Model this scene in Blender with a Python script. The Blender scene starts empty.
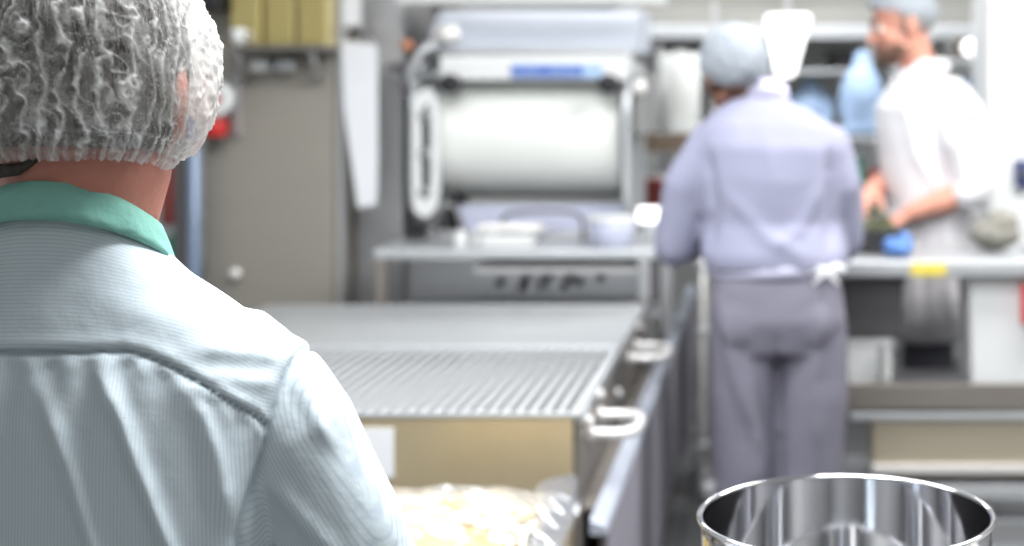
import bpy, bmesh, math, random
import numpy as np
from mathutils import Vector, Matrix, noise

random.seed(7)
PI = math.pi
sc = bpy.context.scene
COL = sc.collection

# ------------------------------------------------------------------ camera, world, lights, exposure
cam_d = bpy.data.cameras.new('camera')
cam = bpy.data.objects.new('camera', cam_d)
COL.objects.link(cam)
sc.camera = cam
F = 1500.0                                   # focal length in pixels of a 1024 px wide frame
cam_d.sensor_width = 36
cam_d.lens = F / 1024 * 36
cam_d.shift_x = (512 - 770) / 1024
cam_d.shift_y = -(273 - 90) / 1024
cam.location = (0, 0, 1.52)
cam.rotation_euler = (PI / 2, 0, 0)
cam_d.clip_start = 0.05
cam_d.dof.use_dof = True
cam_d.dof.focus_distance = 1.5
cam_d.dof.aperture_fstop = 3.0

w = bpy.data.worlds.new('world')
sc.world = w
w.use_nodes = True
w.node_tree.nodes['Background'].inputs[0].default_value = (0.93, 0.96, 1.0, 1)
w.node_tree.nodes['Background'].inputs[1].default_value = 0.35


def area(name, loc, size, sizey, power, col=(1, 1, 1), rot=(0, 0, 0)):
    d = bpy.data.lights.new(name, 'AREA')
    d.shape = 'RECTANGLE'
    d.size = size
    d.size_y = sizey
    d.energy = power
    d.color = col
    o = bpy.data.objects.new(name, d)
    o.location = loc
    o.rotation_euler = rot
    COL.objects.link(o)
    return o


area('ceiling_lamp_front', (-0.10, 1.68, 2.82), 1.2, 0.5, 68, (0.96, 0.98, 1.0))
area('ceiling_lamp_middle', (-0.7, 2.95, 2.82), 2.0, 0.6, 62, (0.98, 0.99, 1.0))
area('ceiling_lamp_right', (1.3, 4.0, 2.82), 1.6, 0.6, 72, (1.0, 0.99, 0.97))
area('ceiling_lamp_rear', (-0.2, 6.3, 2.82), 3.4, 0.6, 52, (0.98, 0.99, 1.0))
area('fill_light_behind', (1.0, -0.9, 2.82), 1.6, 0.6, 12, (0.98, 0.99, 1.0))  # added dim fill behind the camera, not a ceiling fixture

sc.view_settings.view_transform = 'Standard'
sc.view_settings.look = 'None'
sc.view_settings.gamma = 1
sc.view_settings.use_curve_mapping = False
sc.view_settings.exposure = 0.24
sc.cycles.use_denoising = True
sc.cycles.max_bounces = 8
sc.cycles.caustics_reflective = False
sc.cycles.caustics_refractive = False
sc.cycles.sample_clamp_indirect = 4.0


# ------------------------------------------------------------------ materials
def lin(c):
    return tuple(((v / 255) / 12.92 if v / 255 <= 0.04045 else ((v / 255 + 0.055) / 1.055) ** 2.4) for v in c) + (1,)


def mat(name, rgb, rough=0.5, metal=0.0, var=0.08, vscale=6.0, bump=0.0, bscale=40.0, stretch=(1, 1, 1), sub=0.0, emit=0.0, alpha=1.0):
    m = bpy.data.materials.new(name)
    m.use_nodes = True
    nt = m.node_tree
    b = nt.nodes['Principled BSDF']
    b.inputs['Roughness'].default_value = rough
    b.inputs['Metallic'].default_value = metal
    b.inputs['Alpha'].default_value = alpha
    tc = nt.nodes.new('ShaderNodeTexCoord')
    mp = nt.nodes.new('ShaderNodeMapping')
    mp.inputs['Scale'].default_value = stretch
    nt.links.new(tc.outputs['Object'], mp.inputs['Vector'])
    nz = nt.nodes.new('ShaderNodeTexNoise')
    nz.inputs['Scale'].default_value = vscale
    nz.inputs['Detail'].default_value = 4
    nt.links.new(mp.outputs[0], nz.inputs['Vector'])
    mx = nt.nodes.new('ShaderNodeMix')
    mx.data_type = 'RGBA'
    c = lin(rgb)
    mx.inputs[6].default_value = tuple(v * (1 - var) for v in c[:3]) + (1,)
    mx.inputs[7].default_value = tuple(min(1, v * (1 + var)) for v in c[:3]) + (1,)
    nt.links.new(nz.outputs['Fac'], mx.inputs[0])
    nt.links.new(mx.outputs[2], b.inputs['Base Color'])
    if bump:
        n2 = nt.nodes.new('ShaderNodeTexNoise')
        n2.inputs['Scale'].default_value = bscale
        n2.inputs['Detail'].default_value = 5
        nt.links.new(mp.outputs[0], n2.inputs['Vector'])
        bp = nt.nodes.new('ShaderNodeBump')
        bp.inputs['Strength'].default_value = bump
        bp.inputs['Distance'].default_value = 0.01
        nt.links.new(n2.outputs['Fac'], bp.inputs['Height'])
        nt.links.new(bp.outputs[0], b.inputs['Normal'])
    if sub:
        b.inputs['Subsurface Weight'].default_value = sub
        b.inputs['Subsurface Radius'].default_value = (0.012, 0.005, 0.003)
        b.inputs['Subsurface Scale'].default_value = 1.0
    if emit:
        b.inputs['Emission Color'].default_value = c
        b.inputs['Emission Strength'].default_value = emit
    return m


M = {}
M['steel'] = mat('brushed_steel', (196, 196, 198), 0.34, 0.85, 0.1, 8, 0.15, 60, (1, 1, 14))
M['steel_h'] = mat('brushed_steel_long', (205, 206, 208), 0.38, 0.8, 0.08, 8, 0.12, 60, (10, 1, 10))
M['steel_light'] = mat('satin_steel', (206, 209, 212), 0.42, 0.6, 0.05, 5)
M['slat'] = mat('slat_steel', (198, 201, 203), 0.42, 0.45, 0.06, 5)
M['steel_bag_tint'] = mat('reflection_tinted_steel', (214, 198, 164), 0.36, 0.6, 0.2, 2.2, 0.12, 12, (1.5, 1, 1))  # tan tint and patches paint the yellow bag's reflection into the steel
M['steel_tan'] = mat('tan_steel', (190, 180, 160), 0.42, 0.5, 0.1, 3, 0.1, 30, (1, 1, 6))
M['steel_dark'] = mat('dull_steel', (140, 134, 128), 0.45, 0.4, 0.1, 5)
M['cabinet'] = mat('cabinet_steel', (172, 167, 158), 0.45, 0.45, 0.08, 1.5, 0.05, 20, (1, 1, 8))
M['skirt'] = mat('grey_skirt_sheet', (156, 154, 165), 0.6, 0.0, 0.08, 3)
M['chrome'] = mat('polished_steel', (235, 235, 238), 0.07, 1.0, 0.02, 5)
M['bright_metal'] = mat('bright_bare_metal', (240, 238, 236), 0.32, 0.35, 0.04, 5)
M['white'] = mat('white_plastic', (238, 240, 240), 0.45, 0, 0.03, 3)
M['film'] = mat('white_film_roll', (240, 242, 238), 0.4, 0, 0.03, 2, 0.04, 10, (1, 8, 8))
M['paper'] = mat('white_paper', (240, 242, 246), 0.8, 0, 0.03, 8)
M['black'] = mat('black_rubber', (34, 34, 38), 0.6, 0, 0.15, 10)
M['dgrey'] = mat('dark_grey_plastic', (88, 86, 88), 0.6, 0, 0.1, 6)
M['mgrey'] = mat('grey_plastic', (140, 140, 140), 0.6, 0, 0.08, 6)
M['blue'] = mat('blue_lettering', (70, 100, 190), 0.5, 0, 0.1, 20)
M['paleblue'] = mat('pale_blue_plastic', (178, 205, 240), 0.5, 0, 0.1, 5)
M['gloveblue'] = mat('blue_cloth', (96, 138, 205), 0.6, 0, 0.15, 14, 0.3, 30)
M['red'] = mat('red_plastic', (205, 42, 40), 0.45, 0, 0.1, 8)
M['pinkred'] = mat('faded_red_plastic', (190, 92, 88), 0.6, 0, 0.1, 8)
M['green'] = mat('teal_plastic', (70, 150, 125), 0.5, 0, 0.1, 8)
M['yellow'] = mat('yellow_label', (235, 215, 95), 0.5, 0, 0.08, 8)
M['brass'] = mat('yellow_brass', (206, 190, 128), 0.28, 0.5, 0.1, 6)
M['brown'] = mat('shade_edge_and_pot_brown', (120, 104, 88), 0.55, 0.1, 0.12, 6)  # shade put into the steel shelf edge's colour; also colours one pot
M['orange'] = mat('orange_brown_knob', (196, 130, 96), 0.5, 0, 0.1, 8)
M['wall'] = mat('white_wall_panels', (222, 224, 222), 0.5, 0, 0.04, 1.2)
M['ceil'] = mat('white_ceiling_panels', (225, 226, 226), 0.8, 0, 0.03, 2)
M['floor'] = mat('grey_floor_tiles', (112, 112, 112), 0.45, 0, 0.15, 3, 0.1, 60)
M['skin'] = mat('skin', (212, 152, 132), 0.5, 0, 0.1, 9, 0.12, 70, sub=0.15)
M['skin_red'] = mat('ruddy_skin', (200, 132, 114), 0.48, 0, 0.14, 14, 0.25, 90, sub=0.15)
M['skin_dark'] = mat('brown_skin', (120, 82, 66), 0.5, 0, 0.1, 9)
M['beard'] = mat('dark_stubble', (112, 84, 72), 0.9, 0, 0.2, 60)
M['eye'] = mat('eye_white', (225, 220, 215), 0.2, 0, 0.02, 5)
M['iris'] = mat('dark_iris', (50, 38, 32), 0.2, 0, 0.1, 50)
M['hair'] = mat('grey_hair', (70, 64, 58), 0.6, 0, 0.75, 120, 0.9, 160, (1, 1, 0.12))
M['lilac'] = mat('lilac_jacket_cloth', (154, 155, 178), 0.85, 0, 0.05, 4, 0.3, 16)
M['lilac_light'] = mat('pale_lilac_collar_cloth', (214, 212, 236), 0.85, 0, 0.05, 4)
M['trouser'] = mat('grey_purple_trouser_cloth', (126, 124, 138), 0.88, 0, 0.07, 4, 0.3, 14)
M['whitecoat'] = mat('white_coat_cloth', (240, 240, 244), 0.85, 0, 0.03, 4, 0.35, 14)
M['apron'] = mat('off_white_apron_cloth', (204, 202, 206), 0.85, 0, 0.05, 5, 0.3, 12)
M['darktrouser'] = mat('charcoal_trouser_cloth', (78, 78, 88), 0.88, 0, 0.08, 5, 0.3, 14)
M['teal'] = mat('sea_green_collar_cloth', (140, 200, 186), 0.85, 0, 0.08, 22, 0.35, 60)
M['food'] = mat('pale_yellow_slices', (234, 204, 128), 0.55, 0, 0.12, 10, 0.15, 20)
M['food_white'] = mat('cream_slices', (242, 230, 196), 0.55, 0, 0.05, 10)
M['olive'] = mat('olive_herbs', (104, 108, 82), 0.7, 0, 0.3, 30, 0.5, 40)
M['lamp'] = mat('lit_diffuser', (255, 255, 255), 0.5, 0, 0.0, 3, emit=1.6)
M['shoe'] = mat('black_shoe', (40, 40, 44), 0.4, 0, 0.1, 8)
M['frost'] = mat('frosted_blue_grey_sheet', (206, 210, 232), 0.35, 0.1, 0.06, 3)


def clear_plastic(name, tint, base, rough=0.12):
    m = bpy.data.materials.new(name)
    m.use_nodes = True
    nt = m.node_tree
    nt.nodes.remove(nt.nodes['Principled BSDF'])
    out = nt.nodes['Material Output']
    tr = nt.nodes.new('ShaderNodeBsdfTransparent')
    gl = nt.nodes.new('ShaderNodeBsdfGlossy')
    gl.inputs['Roughness'].default_value = rough
    df = nt.nodes.new('ShaderNodeBsdfDiffuse')
    df.inputs['Color'].default_value = lin(tint)
    m1 = nt.nodes.new('ShaderNodeMixShader')
    m2 = nt.nodes.new('ShaderNodeMixShader')
    nz = nt.nodes.new('ShaderNodeTexNoise')
    nz.inputs['Scale'].default_value = 14
    mr = nt.nodes.new('ShaderNodeMapRange')
    mr.inputs['From Min'].default_value = 0.4
    mr.inputs['From Max'].default_value = 0.7
    mr.inputs['To Min'].default_value = base
    mr.inputs['To Max'].default_value = min(1, base + 0.3)
    nt.links.new(nz.outputs['Fac'], mr.inputs['Value'])
    m1.inputs[0].default_value = 0.55
    nt.links.new(df.outputs[0], m1.inputs[1])
    nt.links.new(gl.outputs[0], m1.inputs[2])
    nt.links.new(mr.outputs[0], m2.inputs[0])
    nt.links.new(tr.outputs[0], m2.inputs[1])
    nt.links.new(m1.outputs[0], m2.inputs[2])
    nt.links.new(m2.outputs[0], out.inputs['Surface'])
    return m


M['bag'] = clear_plastic('clear_bag_film', (225, 232, 248), 0.22)


def shirt_material(name, base, stripe, freq):
    """fine pinstripes following the cloth's own running coordinate 'su'; seams darker thread"""
    m = bpy.data.materials.new(name)
    m.use_nodes = True
    nt = m.node_tree
    b = nt.nodes['Principled BSDF']
    b.inputs['Roughness'].default_value = 0.85
    at = nt.nodes.new('ShaderNodeAttribute')
    at.attribute_name = 'su'
    ml = nt.nodes.new('ShaderNodeMath')
    ml.operation = 'MULTIPLY'
    ml.inputs[1].default_value = freq * 2 * PI
    nt.links.new(at.outputs['Fac'], ml.inputs[0])
    sn = nt.nodes.new('ShaderNodeMath')
    sn.operation = 'SINE'
    nt.links.new(ml.outputs[0], sn.inputs[0])
    mr = nt.nodes.new('ShaderNodeMapRange')
    mr.inputs['From Min'].default_value = 0.1
    mr.inputs['From Max'].default_value = 0.9
    nt.links.new(sn.outputs[0], mr.inputs['Value'])
    mx = nt.nodes.new('ShaderNodeMix')
    mx.data_type = 'RGBA'
    mx.inputs[6].default_value = lin(base)
    mx.inputs[7].default_value = lin(stripe)
    nt.links.new(mr.outputs[0], mx.inputs[0])
    # seam thread
    a2 = nt.nodes.new('ShaderNodeAttribute')
    a2.attribute_name = 'seam'
    mx2 = nt.nodes.new('ShaderNodeMix')
    mx2.data_type = 'RGBA'
    mx2.inputs[7].default_value = lin((120, 138, 148))
    nt.links.new(a2.outputs['Fac'], mx2.inputs[0])
    nt.links.new(mx.outputs[2], mx2.inputs[6])
    nt.links.new(mx2.outputs[2], b.inputs['Base Color'])
    tc = nt.nodes.new('ShaderNodeTexCoord')
    nz = nt.nodes.new('ShaderNodeTexNoise')
    nz.inputs['Scale'].default_value = 26
    nz.inputs['Detail'].default_value = 5
    nt.links.new(tc.outputs['Object'], nz.inputs['Vector'])
    bp = nt.nodes.new('ShaderNodeBump')
    bp.inputs['Strength'].default_value = 0.35
    bp.inputs['Distance'].default_value = 0.006
    nt.links.new(nz.outputs['Fac'], bp.inputs['Height'])
    nt.links.new(bp.outputs[0], b.inputs['Normal'])
    return m


M['shirt'] = shirt_material('pale_blue_pinstripe_shirt', (214, 226, 232), (198, 211, 220), 330)


def net_material():
    m = bpy.data.materials.new('crinkled_white_net')
    m.use_nodes = True
    nt = m.node_tree
    nt.nodes.remove(nt.nodes['Principled BSDF'])
    out = nt.nodes['Material Output']
    tr = nt.nodes.new('ShaderNodeBsdfTransparent')
    df = nt.nodes.new('ShaderNodeBsdfDiffuse')
    df.inputs['Color'].default_value = (0.86, 0.86, 0.84, 1)
    tl = nt.nodes.new('ShaderNodeBsdfTranslucent')
    tl.inputs['Color'].default_value = (0.86, 0.86, 0.84, 1)
    m1 = nt.nodes.new('ShaderNodeMixShader')
    m1.inputs[0].default_value = 0.45
    nt.links.new(df.outputs[0], m1.inputs[1])
    nt.links.new(tl.outputs[0], m1.inputs[2])
    at = nt.nodes.new('ShaderNodeAttribute')
    at.attribute_name = 'web'
    tc = nt.nodes.new('ShaderNodeTexCoord')
    nz = nt.nodes.new('ShaderNodeTexNoise')
    nz.inputs['Scale'].default_value = 150
    nz.inputs['Detail'].default_value = 4
    nz.inputs['Distortion'].default_value = 1.2
    nt.links.new(tc.outputs['Object'], nz.inputs['Vector'])
    mr = nt.nodes.new('ShaderNodeMapRange')
    mr.inputs['From Min'].default_value = 0.35
    mr.inputs['From Max'].default_value = 0.65
    mr.inputs['To Min'].default_value = -0.11
    mr.inputs['To Max'].default_value = 0.11
    nt.links.new(nz.outputs['Fac'], mr.inputs['Value'])
    ad = nt.nodes.new('ShaderNodeMath')
    ad.operation = 'ADD'
    ad.use_clamp = True
    nt.links.new(at.outputs['Fac'], ad.inputs[0])
    nt.links.new(mr.outputs[0], ad.inputs[1])
    m2 = nt.nodes.new('ShaderNodeMixShader')
    nt.links.new(ad.outputs[0], m2.inputs[0])
    nt.links.new(tr.outputs[0], m2.inputs[1])
    nt.links.new(m1.outputs[0], m2.inputs[2])
    nt.links.new(m2.outputs[0], out.inputs['Surface'])
    return m


M['net'] = net_material()


def thin_net(name, col, fac):
    m = bpy.data.materials.new(name)
    m.use_nodes = True
    nt = m.node_tree
    nt.nodes.remove(nt.nodes['Principled BSDF'])
    out = nt.nodes['Material Output']
    tr = nt.nodes.new('ShaderNodeBsdfTransparent')
    df = nt.nodes.new('ShaderNodeBsdfDiffuse')
    df.inputs['Color'].default_value = lin(col)
    nz = nt.nodes.new('ShaderNodeTexNoise')
    nz.inputs['Scale'].default_value = 40
    mr = nt.nodes.new('ShaderNodeMapRange')
    mr.inputs['From Min'].default_value = 0.4
    mr.inputs['From Max'].default_value = 0.6
    mr.inputs['To Min'].default_value = fac - 0.12
    mr.inputs['To Max'].default_value = fac + 0.12
    nt.links.new(nz.outputs['Fac'], mr.inputs['Value'])
    m2 = nt.nodes.new('ShaderNodeMixShader')
    nt.links.new(mr.outputs[0], m2.inputs[0])
    nt.links.new(tr.outputs[0], m2.inputs[1])
    nt.links.new(df.outputs[0], m2.inputs[2])
    nt.links.new(m2.outputs[0], out.inputs['Surface'])
    return m


M['net_pale'] = thin_net('pale_blue_white_net', (190, 198, 208), 0.62)


# ------------------------------------------------------------------ mesh helpers
def obj(name, bm, m, parent=None, smooth=False, bevel=0.0):
    me = bpy.data.meshes.new(name)
    bmesh.ops.recalc_face_normals(bm, faces=bm.faces)
    bm.to_mesh(me)
    bm.free()
    me.materials.append(m)
    if smooth:
        for p in me.polygons:
            p.use_smooth = True
    o = bpy.data.objects.new(name, me)
    COL.objects.link(o)
    if parent is not None:
        o.parent = parent
        o.matrix_parent_inverse = Matrix.Translation(parent.location).inverted()
    if bevel:
        b = o.modifiers.new('bevel', 'BEVEL')
        b.width = bevel
        b.segments = 2
        b.limit_method = 'ANGLE'
    return o


def tag(o, label=None, cat=None, group=None, kind=None):
    if label:
        o['label'] = label
    if cat:
        o['category'] = cat
    if group:
        o['group'] = group
    if kind:
        o['kind'] = kind
    return o


def thing(name, loc, label, cat, group=None):
    o = bpy.data.objects.new(name, None)
    o.location = loc
    o.empty_display_size = 0.1
    COL.objects.link(o)
    return tag(o, label, cat, group)


def nb():
    return bmesh.new()


def bx(bm, x0, x1, y0, y1, z0, z1):
    vs = [bm.verts.new((x, y, z)) for x in (x0, x1) for y in (y0, y1) for z in (z0, z1)]
    for f in ((0, 1, 3, 2), (4, 6, 7, 5), (0, 4, 5, 1), (2, 3, 7, 6), (0, 2, 6, 4), (1, 5, 7, 3)):
        bm.faces.new([vs[i] for i in f])
    return bm


def box(x0, x1, y0, y1, z0, z1):
    return bx(nb(), x0, x1, y0, y1, z0, z1)


def hexa(bm, pts):
    """8 points: bottom four then top four, both counter-clockwise"""
    vs = [bm.verts.new(p) for p in pts]
    for f in ((0, 3, 2, 1), (4, 5, 6, 7), (0, 1, 5, 4), (1, 2, 6, 5), (2, 3, 7, 6), (3, 0, 4, 7)):
        bm.faces.new([vs[i] for i in f])
    return bm


def frame(t, side):
    t = t.normalized()
    s = side - t * side.dot(t)
    if s.length < 1e-4:
        s = t.orthogonal()
    s.normalize()
    return s, t.cross(s).normalized()


def tube(bm, pts, side=(1, 0, 0), seg=20, caps=True):
    """pts: list of (point, rx, ry). Rounded ends."""
    P = [(Vector(p), rx, ry) for p, rx, ry in pts]
    side = Vector(side)
    rings = []
    n = len(P)
    spec = []
    for i, (p, rx, ry) in enumerate(P):
        t = (P[min(i + 1, n - 1)][0] - P[max(i - 1, 0)][0])
        spec.append((p, rx, ry, t))
    if caps:
        p, rx, ry, t = spec[0]
        h = min(rx, ry)
        pre = [(p - t.normalized() * h * math.sin(a), rx * math.cos(a), ry * math.cos(a), t) for a in (1.35, 1.0, 0.5)]
        p, rx, ry, t = spec[-1]
        h = min(rx, ry)
        post = [(p + t.normalized() * h * math.sin(a), rx * math.cos(a), ry * math.cos(a), t) for a in (0.5, 1.0, 1.35)]
        spec = pre + spec + post
    for p, rx, ry, t in spec:
        s, u = frame(t, side)
        rings.append([bm.verts.new(p + s * (rx * math.cos(2 * PI * k / seg)) + u * (ry * math.sin(2 * PI * k / seg))) for k in range(seg)])
    for a, b in zip(rings, rings[1:]):
        for k in range(seg):
            bm.faces.new((a[k], a[(k + 1) % seg], b[(k + 1) % seg], b[k]))
    bm.faces.new(rings[0][::-1])
    bm.faces.new(rings[-1])
    return bm


def pipe(pts, r, seg=12):
    """even pipe along a smoothed polyline"""
    P = [Vector(p) for p in pts]
    out = []
    for i in range(len(P) - 1):
        p0, p1, p2, p3 = P[max(i - 1, 0)], P[i], P[i + 1], P[min(i + 2, len(P) - 1)]
        for k in range(6):
            t = k / 6
            out.append(0.5 * ((2 * p1) + (p2 - p0) * t + (2 * p0 - 5 * p1 + 4 * p2 - p3) * t * t + (3 * p1 - p0 - 3 * p2 + p3) * t ** 3))
    out.append(P[-1])
    return tube(nb(), [(p, r, r) for p in out], side=(0.31, 0.2, 0.93), seg=seg)


def ball(bm, c, r, rot=None, u=24, v=16):
    if not hasattr(r, '__len__'):
        r = (r, r, r)
    mt = Matrix.Translation(c) @ (rot.to_4x4() if rot else Matrix.Identity(4)) @ Matrix.Diagonal((r[0], r[1], r[2], 1))
    bmesh.ops.create_uvsphere(bm, u_segments=u, v_segments=v, radius=1, matrix=mt)
    return bm


def lathe(bm, prof, c, axis='Z', seg=48, closed=False):
    """prof: list of (r, h) from one end to the other; closed: profile loops back (solid wall)"""
    rings = []
    for r, h in prof:
        ring = []
        for k in range(seg):
            a = 2 * PI * k / seg
            if axis == 'Z':
                p = (c[0] + r * math.cos(a), c[1] + r * math.sin(a), c[2] + h)
            elif axis == 'X':
                p = (c[0] + h, c[1] + r * math.cos(a), c[2] + r * math.sin(a))
            else:
                p = (c[0] + r * math.cos(a), c[1] + h, c[2] + r * math.sin(a))
            ring.append(bm.verts.new(p))
        rings.append(ring)
    pairs = list(zip(rings, rings[1:]))
    if closed:
        pairs.append((rings[-1], rings[0]))
    for a, b in pairs:
        for k in range(seg):
            bm.faces.new((a[k], a[(k + 1) % seg], b[(k + 1) % seg], b[k]))
    if not closed:
        bm.faces.new(rings[0][::-1])
        bm.faces.new(rings[-1])
    return bm


def cyl(c, r, h, axis='Z', seg=32, e=0.003):
    e = min(e, r * 0.3, h * 0.3)
    return lathe(nb(), [(r - e, 0), (r, e), (r, h - e), (r - e, h)], c, axis, seg)


def prism(poly, y0, y1):
    """outline in (x, z), extruded along y"""
    bm = nb()
    a = [bm.verts.new((x, y0, z)) for x, z in poly]
    b = [bm.verts.new((x, y1, z)) for x, z in poly]
    n = len(poly)
    bm.faces.new(a)
    bm.faces.new(b[::-1])
    for i in range(n):
        bm.faces.new((a[i], b[i], b[(i + 1) % n], a[(i + 1) % n]))
    return bm


def prism_x(poly, x0, x1):
    """outline in (y, z), extruded along x"""
    bm = nb()
    a = [bm.verts.new((x0, y, z)) for y, z in poly]
    b = [bm.verts.new((x1, y, z)) for y, z in poly]
    n = len(poly)
    bm.faces.new(a)
    bm.faces.new(b[::-1])
    for i in range(n):
        bm.faces.new((a[i], b[i], b[(i + 1) % n], a[(i + 1) % n]))
    return bm


def rounded(poly, r, n=5):
    out = []
    N = len(poly)
    for i in range(N):
        p = Vector(poly[i])
        a = (Vector(poly[i - 1]) - p)
        b = (Vector(poly[(i + 1) % N]) - p)
        ra = min(r, a.length / 2.2)
        rb = min(r, b.length / 2.2)
        p0 = p + a.normalized() * ra
        p2 = p + b.normalized() * rb
        for k in range(n + 1):
            t = k / n
            out.append(tuple((1 - t) ** 2 * p0 + 2 * t * (1 - t) * p + t * t * p2))
    return out


def weld(name, bm, voxel, m, parent=None, iters=6):
    """merge overlapping closed shapes into ONE continuous smooth skin"""
    me = bpy.data.meshes.new(name)
    bmesh.ops.recalc_face_normals(bm, faces=bm.faces)
    bm.to_mesh(me)
    bm.free()
    t = bpy.data.objects.new('tmp', me)
    COL.objects.link(t)
    r = t.modifiers.new('r', 'REMESH')
    r.mode = 'VOXEL'
    r.voxel_size = voxel
    r.use_smooth_shade = True
    s = t.modifiers.new('s', 'SMOOTH')
    s.factor = 0.5
    s.iterations = iters
    dg = bpy.context.evaluated_depsgraph_get()
    new = bpy.data.meshes.new_from_object(t.evaluated_get(dg))
    bpy.data.objects.remove(t)
    bpy.data.meshes.remove(me)
    new.name = name
    new.materials.clear()
    new.materials.append(m)
    for p in new.polygons:
        p.use_smooth = True
    o = bpy.data.objects.new(name, new)
    COL.objects.link(o)
    if parent is not None:
        o.parent = parent
    return o


def verts_np(me):
    a = np.empty(len(me.vertices) * 3)
    me.vertices.foreach_get('co', a)
    b = np.empty(len(me.vertices) * 3)
    me.vertices.foreach_get('normal', b)
    return a.reshape(-1, 3), b.reshape(-1, 3)


def fattr(me, name, vals):
    at = me.attributes.new(name, 'FLOAT', 'POINT')
    at.data.foreach_set('value', np.asarray(vals, dtype=np.float32))


# ------------------------------------------------------------------ people helpers
def head_shapes(bm, c, rot, s=1.0):
    c = Vector(c)

    def P(x, y, z):
        return c + rot @ Vector((x, y, z)) * s

    def B(x, y, z, rx, ry, rz):
        ball(bm, P(x, y, z), (rx * s, ry * s, rz * s), rot)
    B(0, -0.012, 0.03, 0.075, 0.097, 0.088)          # cranium
    B(0, 0.03, -0.035, 0.059, 0.064, 0.08)           # face
    B(0, 0.055, -0.088, 0.034, 0.034, 0.028)         # chin
    for q in (-1, 1):
        B(q * 0.045, 0.01, -0.06, 0.02, 0.04, 0.03)  # jaw angle
        B(q * 0.036, 0.066, -0.022, 0.022, 0.02, 0.02)   # cheek
        ball(bm, P(q * 0.08, -0.008, -0.008), (0.009 * s, 0.02 * s, 0.034 * s), rot @ Matrix.Rotation(q * 0.3, 3, 'Z'))   # ear
        B(q * 0.077, 0.0, -0.034, 0.009, 0.011, 0.011)   # ear lobe
        B(q * 0.014, 0.098, -0.034, 0.008, 0.009, 0.007)  # nostril
    B(0, 0.082, 0.018, 0.046, 0.014, 0.01)           # brow
    tube(bm, [(P(0, 0.086, 0.008), 0.009 * s, 0.009 * s), (P(0, 0.103, -0.015), 0.010 * s, 0.010 * s), (P(0, 0.112, -0.031), 0.012 * s, 0.010 * s)], rot @ Vector((1, 0, 0)), 12)
    B(0, 0.09, -0.056, 0.021, 0.008, 0.0055)         # upper lip
    B(0, 0.088, -0.067, 0.018, 0.008, 0.006)         # lower lip


def face_parts(c, rot, s, parent, brow_mat):
    c = Vector(c)
    for q in (-1, 1):
        e = obj('eye', ball(nb(), c + rot @ Vector((q * 0.03, 0.079, 0.003)) * s, 0.0125 * s, None, 16, 12), M['eye'], parent, True)
        obj('iris', ball(nb(), c + rot @ Vector((q * 0.03, 0.0885, 0.003)) * s, 0.0055 * s, None, 12, 8), M['iris'], e, True)
        obj('eyebrow', tube(nb(), [(c + rot @ Vector((q * 0.016, 0.095, 0.022)) * s, 0.004 * s, 0.004 * s),
                                   (c + rot @ Vector((q * 0.034, 0.092, 0.028)) * s, 0.0055 * s, 0.004 * s),
                                   (c + rot @ Vector((q * 0.05, 0.078, 0.022)) * s, 0.003 * s, 0.003 * s)], (0, 0, 1), 10), brow_mat, parent, True)


def hand_shapes(bm, wrist, d, n, thumb, curl=0.5, s=1.0):
    """d: direction of the palm, n: palm normal (fingers close towards it), thumb: +1/-1 side"""
    w0 = Vector(wrist)
    d = Vector(d).normalized()
    n = Vector(n)
    n = (n - d * n.dot(d)).normalized()
    l = d.cross(n).normalized() * thumb
    tube(bm, [(w0 - d * 0.02, 0.026 * s, 0.019 * s), (w0 + d * 0.015 * s, 0.030 * s, 0.017 * s), (w0 + d * 0.055 * s, 0.040 * s, 0.016 * s), (w0 + d * 0.085 * s, 0.039 * s, 0.013 * s)], l, 16)
    for off, ln, k in ((0.029, 0.072, 1.0), (0.010, 0.080, 1.1), (-0.010, 0.075, 1.15), (-0.028, 0.058, 1.25)):
        p = w0 + d * 0.088 * s + l * off * s
        a = 0
        pts = [(p - d * 0.02 * s, 0.0095 * s, 0.0095 * s)]
        for f, r in ((0.45, 0.009), (0.32, 0.0085), (0.23, 0.0075)):
            a += curl * k * 0.62
            p = p + (d * math.cos(a) + n * math.sin(a) + l * off * 1.6).normalized() * ln * f * s
            pts.append((p, r * s, r * s))
        tube(bm, pts, l, 10)
    p = w0 + d * 0.018 * s + l * 0.028 * s
    pts = [(p, 0.013 * s, 0.013 * s)]
    for f, r, a in ((0.036, 0.012, 0.75), (0.03, 0.0105, 0.5), (0.024, 0.009, 0.3)):
        p = p + (d * math.cos(a) + l * math.sin(a) + n * 0.45 * curl).normalized() * f * s
        pts.append((p, r * s, r * s))
    tube(bm, pts, n, 10)


def torso_tube(bm, rings, fat=0.0, seg=40, sup=1.15):
    """rings: (x, y, z, rx, ry, tilt). Slightly square ellipses, top and bottom closed."""
    R = []
    for (x, y, z, rx, ry, tl) in rings:
        rx += fat
        ry += fat
        ring = []
        for k in range(seg):
            a = 2 * PI * k / seg
            c, s_ = math.cos(a), math.sin(a)
            c = math.copysign(abs(c) ** (1 / sup), c)
            s_ = math.copysign(abs(s_) ** (1 / sup), s_)
            ring.append(bm.verts.new((x + rx * c, y + ry * s_, z - tl * ry * s_)))
        R.append(ring)
    for a, b in zip(R, R[1:]):
        for k in range(seg):
            bm.faces.new((a[k], a[(k + 1) % seg], b[(k + 1) % seg], b[k]))
    bm.faces.new(R[0][::-1])
    bm.faces.new(R[-1])


def limb(bm, pts, radii, fat=0.0, side=(1, 0, 0)):
    P = [Vector(p) for p in pts]
    out = []
    for i in range(len(P) - 1):
        for k in range(4):
            t = k / 4
            out.append((P[i].lerp(P[i + 1], t), radii[i] * (1 - t) + radii[i + 1] * t + fat, radii[i] * (1 - t) + radii[i + 1] * t + fat))
    out.append((P[-1], radii[-1] + fat, radii[-1] + fat))
    tube(bm, out, side, 20)


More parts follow.
